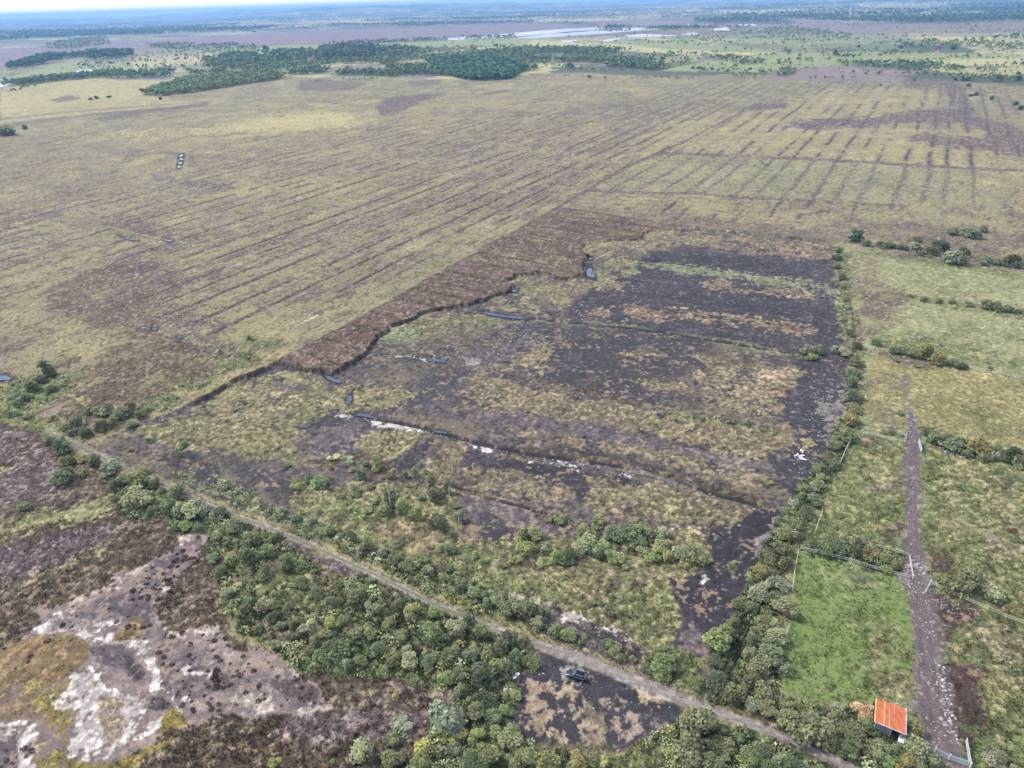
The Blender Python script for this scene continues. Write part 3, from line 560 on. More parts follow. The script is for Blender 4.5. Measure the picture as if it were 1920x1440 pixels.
    put('heath', mbk*.35*ss(0, .6, fbm(q_*1.0, t_*.12, 3.0, 35, 3)*.9+n6*.3)); put('ochg', mbk*.45*ss(.1, .7, fbm(q_, t_*.15, 5.0, 36, 3)+ss(330, 560, dist)*.7-.35))
    # cuts across the bank
    e1 = unp([745, 950], [475, 512]); fa = math.atan2(*(e1[1]-e1[0])); q = x*math.cos(fa)-y*math.sin(fa)
    kq = np.floor(q/15); dq = np.abs(q-(kq+.5)*15-(_hash(kq, kq*0, 4)-.5)*6-fbm(x, y, 30, 33, 2)*1.0)
    put('face', mbk*np.exp(-(dq/.6)**2)*.85); hgt -= mbk*np.exp(-(dq/.9)**2)*.45; put('ochg', mbk*np.exp(-((dq-3)/1.4)**2)*.12)
    # cut face: the plot floor lies below the bog
    near = (dist < 900) & (dist > 30)
    ii = np.nonzero(near)[0]
    dc = sdf_poly(x[ii]+wu[ii]*1.2, y[ii]+wv[ii]*1.2, CUTW)
    ds, _ = dist_line(x[ii], y[ii], SCW)
    dfl = ss(0, .7, dc)*np.exp(-np.maximum(ds-3, 0)/70)*ss(-200, -60, -ds*0-1)
    wq = ss(300, 420, u[ii])*ss(1570, 1500, u[ii])
    hgt[ii] += -(1.45-.9*ss(1000, 1250, u[ii]))*dfl*wq
    mm = np.zeros(N); mm[ii] = ss(-1.0, -.2, dc+.15*n4[ii])*ss(1.9, .8, dc+n3[ii]*.9)*wq*(ds < 5)*ss(-1.3, -.2, n6[ii]+.6*n3[ii]); put('face', mm*.9)
    # general relief
    hgt += rg*(n4*.5+n3*.45)*ss(900, 300, dist) + h_dr
    # pools lie in hollows
    for pts in POOLS:
        xs = [p[0] for p in pts]; ys = [p[1] for p in pts]
        ii = np.nonzero((u > min(xs)-12) & (u < max(xs)+12) & (v > min(ys)-12) & (v < max(ys)+12))[0]
        if len(ii):
            d = sdf_poly(u[ii], v[ii], pts); zc = POOLZ[tuple(pts[0])]
            f_ = ss(-4, 0, d); hgt[ii] = hgt[ii]*(1-f_)+(zc-.25)*f_
            mm = np.zeros(N); mm[ii] = ss(-5, -.5, d+n3[ii]*1.5)*.9; put('peatb', mm)
    # tracks lie on even ground
    for nm, cls, pts in TRACKS:
        xs = [p[0] for p in pts]; ys = [p[1] for p in pts]
        ii = np.nonzero((u > min(xs)-60) & (u < max(xs)+60) & (v > min(ys)-60) & (v < max(ys)+60))[0]
        if len(ii):
            d, ww = dist_line(u[ii], v[ii], pts, [p[2]/2 for p in pts]); f_ = ss(ww*2.2+5, ww+2, d)
            hgt[ii] = hgt[ii]*(1-f_)
            mm = np.zeros(N); mm[ii] = ss(ww*1.5+3, ww, d+wu[ii]*1.5)*.8; put(cls, mm)
            gr[ii] = gr[ii]*(1-f_*.3)
    # far hills on the skyline
    az = np.degrees(np.arctan2(x, y))
    hl = ss(8500, 14000, dist)*(34+48*fbm(x, y, 3400, 41, 4)+70*np.exp(-((az+10)/9)**2)*ss(9000, 13000, dist)+25*np.exp(-((az+28)/6)**2))
    hgt += np.maximum(hl, 0) + ss(5500, 8000, dist)*np.maximum(fbm(x, y, 1500, 42, 3)*10, 0)
    fine = (1+gr*1.35*(.8*n4+.28*n3)*(.35+.65*ss(1400, 200, dist))); col *= np.clip(fine, .35, 1.8)[:, None]
    ck = np.minimum(np.abs(vnoise(x/.8+wu*.3, y/.8, 95)), np.abs(vnoise(x/.75+40, y/.75+wv*.3, 96)))
    ck = (ck < .13)*ss(.28, .5, col.mean(1))*ss(300, 120, dist)*(pk < .5)*(um < .3); col *= (1-.38*ck)[:, None]
    # lone tufts on bare ground, dark pits in the sward
    dots = ss(.75, 1.1, n4*.75+n3*.55+.2*n6)*(1-.8*pe); dots2 = ss(.7, 1.05, -n4*.7-n3*.6)
    q = (dots*pk*.8*ss(900, 450, dist))[:, None]; col = col*(1-q)+PAL['straw'][1]*.8*q
    q = (dots2*(1-pk)*.35*ss(900, 300, dist))[:, None]; col = col*(1-q)+PAL['heath'][1]*q
    if full: return col, gr, hgt, rg, um, pk
    return col, gr, hgt
BKP = [(500,684),(640,612),(1045,386),(1290,424),(1260,430),(1208,434),(1200,446),(1150,449),(1100,455),(1090,465),(1104,478),(1090,497),(1096,511),(1060,521),(1040,514),(1010,507),(965,512),(948,524),(962,533),(958,541),(935,547),(905,557),(880,567),(840,574),(800,581),(760,596),(725,612),(700,632),(680,662),(622,698),(600,688),(560,684),(525,676)]
POOLZ = {}
for p_ in POOLS:
    cx = sum(q[0] for q in p_)/len(p_); cy = sum(q[1] for q in p_)/len(p_)
    wx, wy = U1(cx, cy); ds_, _ = dist_line(np.array([wx]), np.array([wy]), SCW)
    dc_ = sdf_poly(np.array([wx]), np.array([wy]), CUTW)
    POOLZ[tuple(p_[0])] = float(-1.45*np.exp(-max(ds_[0]-3, 0)/70)*(dc_[0] > 0)) - .12

# ------------------------------------------------------------------ mesh helpers
def tag(o, label=None, cat=None, group=None, kind=None):
    if label: o['label'] = label
    if cat: o['category'] = cat
    if group: o['group'] = group
    if kind: o['kind'] = kind
    return o
def link(name, me, mat=None, parent=None):
    o = bpy.data.objects.new(name, me); COL.objects.link(o)
    if mat is not None:
        for m in (mat if isinstance(mat, (list, tuple)) else [mat]): me.materials.append(m)
    if parent is not None: o.parent = parent
    return o
def np_mesh(name, V, Fq, cols=None, smooth=False, mi=None):
    """V (n,3), Fq (m,3 or 4) ints; cols per vertex (n,3)"""
    me = bpy.data.meshes.new(name); V = np.asarray(V, np.float32); Fq = np.asarray(Fq, np.int32); k = Fq.shape[1]
    me.vertices.add(len(V)); me.vertices.foreach_set('co', V.ravel())
    me.loops.add(Fq.size); me.loops.foreach_set('vertex_index', Fq.ravel())
    me.polygons.add(len(Fq)); me.polygons.foreach_set('loop_start', np.arange(0, Fq.size, k, dtype=np.int32))
    if smooth: me.polygons.foreach_set('use_smooth', np.ones(len(Fq), bool))
    if mi is not None: me.polygons.foreach_set('material_index', np.asarray(mi, np.int32))
    me.update(calc_edges=True)
    if cols is not None:
        a = me.attributes.new('Col', 'FLOAT_COLOR', 'POINT'); c = np.ones((len(V), 4), np.float32); c[:, :cols.shape[1]] = cols
        a.data.foreach_set('color', c.ravel())
    return me
def material(name, col=(.5, .5, .5), rough=.9, spec=.2, attr=False, tint=False, noise=None, bump=None, metal=0, trans=0):
    m = bpy.data.materials.new(name); m.use_nodes = True; nt = m.node_tree; N = nt.nodes; L = nt.links
    b = N['Principled BSDF']; b.inputs['Roughness'].default_value = rough; b.inputs['Specular IOR Level'].default_value = spec
    b.inputs['Metallic'].default_value = metal
    if attr:
        a = N.new('ShaderNodeAttribute'); a.attribute_name = 'Col'; src = a.outputs['Color']
    else:
        r = N.new('ShaderNodeRGB'); r.outputs[0].default_value = (*col, 1); src = r.outputs[0]
    def mul(x, y):
        k = N.new('ShaderNodeMix'); k.data_type = 'RGBA'; k.blend_type = 'MULTIPLY'; k.inputs[0].default_value = 1
        L.new(x, k.inputs[6]); L.new(y, k.inputs[7]); return k.outputs[2]
    if tint:
        oi = N.new('ShaderNodeObjectInfo'); src = mul(src, oi.outputs['Color'])
    geo = N.new('ShaderNodeNewGeometry')
    if noise:
        for sc_, amp in noise:
            n = N.new('ShaderNodeTexNoise'); n.inputs['Scale'].default_value = sc_; n.inputs['Detail'].default_value = 3
            tc = N.new('ShaderNodeTexCoord'); L.new(geo.outputs['Position'] if attr else tc.outputs['Object'], n.inputs['Vector'])
            mr = N.new('ShaderNodeMapRange'); mr.inputs[1].default_value = .3; mr.inputs[2].default_value = .7
            mr.inputs[3].default_value = 1-amp; mr.inputs[4].default_value = 1+amp; mr.clamp = True
            L.new(n.outputs[0], mr.inputs[0]); src = mul(src, mr.outputs[0])
    L.new(src, b.inputs['Base Color'])
    if bump:
        n = N.new('ShaderNodeTexNoise'); n.inputs['Scale'].default_value = bump[0]; n.inputs['Detail'].default_value = 4
        L.new(geo.outputs['Position'], n.inputs['Vector']); bp = N.new('ShaderNodeBump'); bp.inputs['Distance'].default_value = bump[1]; bp.inputs['Strength'].default_value = .7
        L.new(n.outputs[0], bp.inputs['Height']); L.new(bp.outputs[0], b.inputs['Normal'])
    if trans:
        t = N.new('ShaderNodeBsdfTranslucent'); L.new(src, t.inputs[0]); mx = N.new('ShaderNodeMixShader'); mx.inputs[0].default_value = trans
        L.new(b.outputs[0], mx.inputs[1]); L.new(t.outputs[0], mx.inputs[2]); L.new(mx.outputs[0], N['Material Output'].inputs[0])
    return m

M = dict(
 ground=material('ground', attr=True, noise=[(2.6, .16), (.9, .08)], bump=(1.6, .12), spec=.12),
 track=material('track', attr=True, noise=[(3.0, .2), (.7, .12)], bump=(3, .05), spec=.15),
 leaf=material('leaf', attr=True, tint=True, rough=.75, spec=.25, trans=.3),
 leafc=material('ground_cover', attr=True, rough=.85, spec=.1, trans=.15),
 bark=material('bark', (.16, .13, .10), noise=[(3, .4)]), birch=material('birch_bark', (.5, .48, .45), noise=[(4, .3)]),
)
# ------------------------------------------------------------------ the ground sheet
def build_ground():
    dep = np.concatenate([np.arange(72, 30, -.075), np.arange(30, 8, -.05), np.arange(8, 1.2, -.035), np.geomspace(1.2, .25, 45)])
    r = H/np.tan(np.radians(dep)); r = np.concatenate([[2, 12, 24], r])
    az = np.concatenate([np.arange(-56, 56, .075), np.linspace(56, 304, 60)[:-1]]); az = np.radians(az)
    na, nr = len(az), len(r)
    A, Rr = np.meshgrid(az, r); X = (Rr*np.sin(A)).ravel(); Y = (Rr*np.cos(A)).ravel()
    col = np.empty((X.size, 3), np.float32); hh = np.empty(X.size, np.float32)
    for i in range(0, X.size, 400000):
        c, g, h = paint(X[i:i+400000], Y[i:i+400000]); col[i:i+400000] = c; hh[i:i+400000] = h
    V = np.stack([X, Y, hh], 1); idx = np.arange(na*nr).reshape(nr, na); nx = np.roll(idx, -1, 1)
    Fq = np.stack([idx[:-1], idx[1:], nx[1:], nx[:-1]], -1).reshape(-1, 4)
    o = link('ground', np_mesh('ground', V, Fq, col, smooth=True), M['ground']); tag(o, kind='structure')
    cf = len(V); return o, col.nbytes
build_ground()
def height(x, y):
    _, _, h = paint(np.atleast_1d(x), np.atleast_1d(y)); return h

# ------------------------------------------------------------------ tracks
for nm, cls, pts in TRACKS:
    P = []
    for i in range(len(pts)-1):
        a, b = pts[i], pts[i+1]; n = max(2, int(math.hypot(b[0]-a[0], b[1]-a[1])/4))
        for k in range(n): f_ = k/n; P.append([a[j]+(b[j]-a[j])*f_ for j in range(3)])
    P = np.array(P); c = unp(P[:, 0], P[:, 1]); e = unp(P[:, 0]+P[:, 2]*.5, P[:, 1])
    wd = np.hypot(*(e-c).T)*1.0; d = np.gradient(c, axis=0); d /= np.hypot(*d.T)[:, None]; nrm = np.stack([d[:, 1], -d[:, 0]], 1)
    # width measured across the picture -> across the track
    wd = wd*np.abs(nrm[:, 0])**.5*1.0
    nc = 13; V = []; CC = []
    a, b_, c3 = PAL[cls][:3]
    tt = np.linspace(-1, 1, nc)
    rag = RNG.random((len(P), 2))*.25+.85
    XY = np.stack([c + nrm*(wd*q*(rag[:, 0] if q < 0 else rag[:, 1]))[:, None] for q in tt], 1)
    xx, yy = XY[..., 0].ravel(), XY[..., 1].ravel()
    nz = fbm(xx, yy, 3, 51, 4, .7); nz2 = fbm(xx, yy, .9, 52, 3)
    tq = np.tile(tt, len(P)); rut = np.exp(-((np.abs(tq)-.5)/.22)**2)
    q = np.clip(.5+.4*nz, 0, 1)[:, None]; cc = a*(1-q)+b_*q
    if cls == 'track': cc = cc*(1-.18*rut)[:, None]
    else:
        gm = np.clip(np.exp(-(tq/.22)**2)*ss(-.2, .4, nz+.2)*.7 + ss(1100, 900, np.repeat(P[:, 0], nc))*.7, 0, 1)[:, None]; cc = cc*(1-gm)+PAL['ochg'][1]*gm
    cc = cc*(1+.12*nz2)[:, None]
    cc[nz2 > 1.35] = PAL['white'][0]*.6
    z = .05+.02*nz - .03*rut
    idx = np.arange(len(P)*nc).reshape(len(P), nc)
    Fq = np.stack([idx[:-1, :-1], idx[:-1, 1:], idx[1:, 1:], idx[1:, :-1]], -1).reshape(-1, 4)[:, ::-1]
    tag(link(nm, np_mesh(nm, np.stack([xx, yy, z], 1), Fq, cc, smooth=True), M['track']), kind='structure')
# ---NEXT---
# ------------------------------------------------------------------ haze
bm = bmesh.new(); bmesh.ops.create_cube(bm, size=1)
for v_ in bm.verts: v_.co = Vector((v_.co.x*58000, v_.co.y*58000, (v_.co.z+.5)*212-8))
me = bpy.data.meshes.new('haze'); bm.to_mesh(me); bm.free()
hm = bpy.data.materials.new('haze'); hm.use_nodes = True; hn = hm.node_tree; hn.nodes.clear()
ho = hn.nodes.new('ShaderNodeOutputMaterial'); hv = hn.nodes.new('ShaderNodeVolumePrincipled'); hn.links.new(hv.outputs[0], ho.inputs['Volume'])
hv.inputs['Color'].default_value = (.27, .55, 1, 1); hv.inputs['Density'].default_value = 8.5e-5; hv.inputs['Anisotropy'].default_value = 0
tag(link('haze', me, hm), kind='stuff')

# ------------------------------------------------------------------ water
wm = material('water', (.03, .05, .09), rough=.12, spec=.35, bump=(2.5, .02)); wl = material('river_water', (.30, .31, .36), rough=.55, spec=.35, noise=[(.004, .25)], bump=(.05, .3))
for i, p_ in enumerate(POOLS + LAKES):
    far = i >= len(POOLS); pts = []
    if not far:
        cx_ = sum(q[0] for q in p_)/len(p_); cy_ = sum(q[1] for q in p_)/len(p_); key_ = tuple(p_[0]); p_ = [(cx_+(q[0]-cx_)*.8, cy_+(q[1]-cy_)*.62) for q in p_]
    n = len(p_)
    for k in range(n):
        a, b = p_[k], p_[(k+1) % n]; m_ = max(1, int(math.hypot(b[0]-a[0], b[1]-a[1])/(2.5 if not far else 8)))
        for j in range(m_):
            f_ = j/m_; pts.append((a[0]+(b[0]-a[0])*f_ + random.uniform(-.5, .5), a[1]+(b[1]-a[1])*f_+random.uniform(-.35, .35)*(0.3 if far else 1)))
    XY = W(pts); z = (.25 if far else POOLZ[key_])
    me = bpy.data.meshes.new('w'); me.from_pydata([(x, y, z) for x, y in XY], [], [list(range(len(XY)))]); me.update()
    if me.polygons[0].normal.z < 0: me.flip_normals()
    tag(link('lake_water' if far else 'bog_water', me, wl if far else wm), kind='structure')

# ------------------------------------------------------------------ leaf crowns
def rand_dirs(n, rng):
    d = rng.normal(size=(n, 3)); return d/np.linalg.norm(d, axis=1)[:, None]
def cards(P, Nrm, size, rng, asp=1.4):
    n = len(P); t = np.cross(Nrm, rand_dirs(n, rng)); t /= np.linalg.norm(t, axis=1)[:, None]+1e-9; b = np.cross(Nrm, t)
    s = (size*(.6+.8*rng.random(n)))[:, None]
    V = np.stack([P-t*s*.5, P+b*s*.35*asp, P+t*s*.6, P-b*s*.35*asp], 1).reshape(-1, 3)
    return V, np.arange(n*4).reshape(n, 4)
def crown_mesh(name, seed, kind, n_cards=1500):
    rng = np.random.default_rng(seed)
    if kind == 'willow': nl, hz, spread, lr = 24, .85, .70, .32
    elif kind == 'birch': nl, hz, spread, lr = 20, 1.35, .52, .32
    elif kind == 'scrub': nl, hz, spread, lr = 18, .5, .78, .27
    else: nl, hz, spread, lr = 16, .85, .6, .31
    P, Nn, B, S = [], [], [], []
    sub = [(rng.uniform(-.42, .42), rng.uniform(-.42, .42), rng.uniform(.6, 1.15), rng.uniform(.45, .8)) for _ in range(3 if kind != 'birch' else 2)]
    for i in range(nl):
        d = rand_dirs(1, rng)[0]; r = rng.random()**.5
        zc = rng.random()
        taper = 1-.55*max(0, zc-.4)/.6 if kind != 'scrub' else 1
        if kind == 'birch': taper = 1-.75*max(0, zc-.25)/.75
        sb = sub[i % len(sub)]; c = np.array([sb[0]+d[0]*spread*sb[3]*r*taper, sb[1]+d[1]*spread*sb[3]*r*taper, .3*lr+zc*hz*.9*sb[2]]); rr = lr*(.45+.75*rng.random())*(.75+.25*taper)
        m = int(n_cards/nl*(rr/lr)**2); dd = rand_dirs(m, rng); dd[:, 2] = np.abs(dd[:, 2])*.9+dd[:, 2]*.1-.12
        rad = rr*(.72+.38*rng.random(m)); rad = rad*np.where(rng.random(m) < .12, 1.3, 1); p = c+dd*rad[:, None]*np.array([1, 1, .9])+rng.normal(size=(m, 3))*.03
        P.append(p); nn = dd*.7+.5*rng.normal(size=(m, 3))+np.array([0, 0, .75]); Nn.append(nn/np.linalg.norm(nn, axis=1)[:, None])
        B.append((.66+.62*rng.random())*(.7+.6*rng.random(m))); S.append(np.full(m, .125))
    P = np.concatenate(P); Nn = np.concatenate(Nn); B = np.concatenate(B); S = np.concatenate(S)
    P[:, 2] = np.maximum(P[:, 2], .03)
    V, Fq = cards(P, Nn, S, rng)
    hue = rng.random(len(B)); c = np.stack([B*(1+.12*(hue-.5)), B, B*(1-.2*(hue-.5))], 1); c = np.repeat(c, 4, 0)
    return np_mesh(name, V, Fq, c)
def tube(pts, rads, seg=6):
    V, Fc = [], []
    for i, (p, r) in enumerate(zip(pts, rads)):
        p = np.array(p, float); a = np.array(pts[min(i+1, len(pts)-1)], float)-np.array(pts[max(i-1, 0)], float); a /= np.linalg.norm(a)+1e-9
        e = np.cross(a, [0.3, 1, .1]); e /= np.linalg.norm(e)+1e-9; f = np.cross(a, e)
        for k in range(seg): th = 2*math.pi*k/seg; V.append(p+r*(math.cos(th)*e+math.sin(th)*f))
        if i:
            for k in range(seg): k2 = (k+1) % seg; o = (i-1)*seg; Fc.append((o+k, o+k2, o+seg+k2, o+seg+k))
    return V, Fc
def stem_mesh(name, seed, kind):
    rng = random.Random(seed); V, Fc = [], []
    n = 1 if kind == 'birch' else 4; hz = {'birch': 1.5, 'willow': .8, 'scrub': .5}.get(kind, .9)
    for i in range(n):
        a = rng.random()*6.28; k = .05 if n == 1 else .35
        p = [(0, 0, -.15), (math.cos(a)*k*.4, math.sin(a)*k*.4, hz*.35), (math.cos(a)*k, math.sin(a)*k, hz*.9)]
        v, f = tube(p, [.055, .04, .012]); o = len(V); V += v; Fc += [tuple(q+o for q in ff) for ff in f]
        for j in range(3):
            b = rng.random()*6.28; q0 = (math.cos(a)*k*.5, math.sin(a)*k*.5, hz*(.3+.15*j)); q1 = (q0[0]+math.cos(b)*.35, q0[1]+math.sin(b)*.35, q0[2]+.28)
            v, f = tube([q0, q1], [.025, .006], 5); o = len(V); V += v; Fc += [tuple(q+o for q in ff) for ff in f]
    me = bpy.data.meshes.new(name); me.from_pydata([tuple(x) for x in V], [], Fc); me.update(); return me
PROTO = {}
for kd in ('willow', 'birch', 'scrub', 'shrub'):
    PROTO[kd] = [(crown_mesh('crown', 100+i*7+len(kd), kd, {'willow': 2800, 'birch': 2200, 'scrub': 1600, 'shrub': 1600}[kd]), stem_mesh('trunk', 50+i, kd)) for i in range(5)]
for kd in PROTO:
    for a, b in PROTO[kd]: a.materials.append(M['leaf']); b.materials.append(M['birch'] if kd == 'birch' else M['bark'])
TONE = dict(dark=((100, 108, 80), 'dark green'), mid=((120, 128, 92), 'mid green'), fresh=((130, 144, 94), 'fresh green'), grey=((146, 152, 122), 'grey green'),
            pale=((158, 164, 126), 'pale green'), yellow=((170, 170, 102), 'yellow green'), olive=((142, 138, 94), 'olive green'), gold=((174, 160, 100), 'golden leaved'))
_t = 'first second third fourth fifth sixth seventh eighth ninth tenth eleventh twelfth thirteenth fourteenth fifteenth sixteenth seventeenth eighteenth nineteenth twentieth'.split()
ORD = _t + ['twenty-'+q for q in _t[:9]] + ['thirtieth'] + ['thirty-'+q for q in _t[:9]] + ['fortieth'] + ['forty-'+q for q in _t[:9]]
KIND = dict(w=('willow', 'willow_bush', 'willow'), b=('birch', 'birch_tree', 'birch'), s=('scrub', 'low_shrub', 'low shrub'), r=('shrub', 'shrub', 'shrub'))
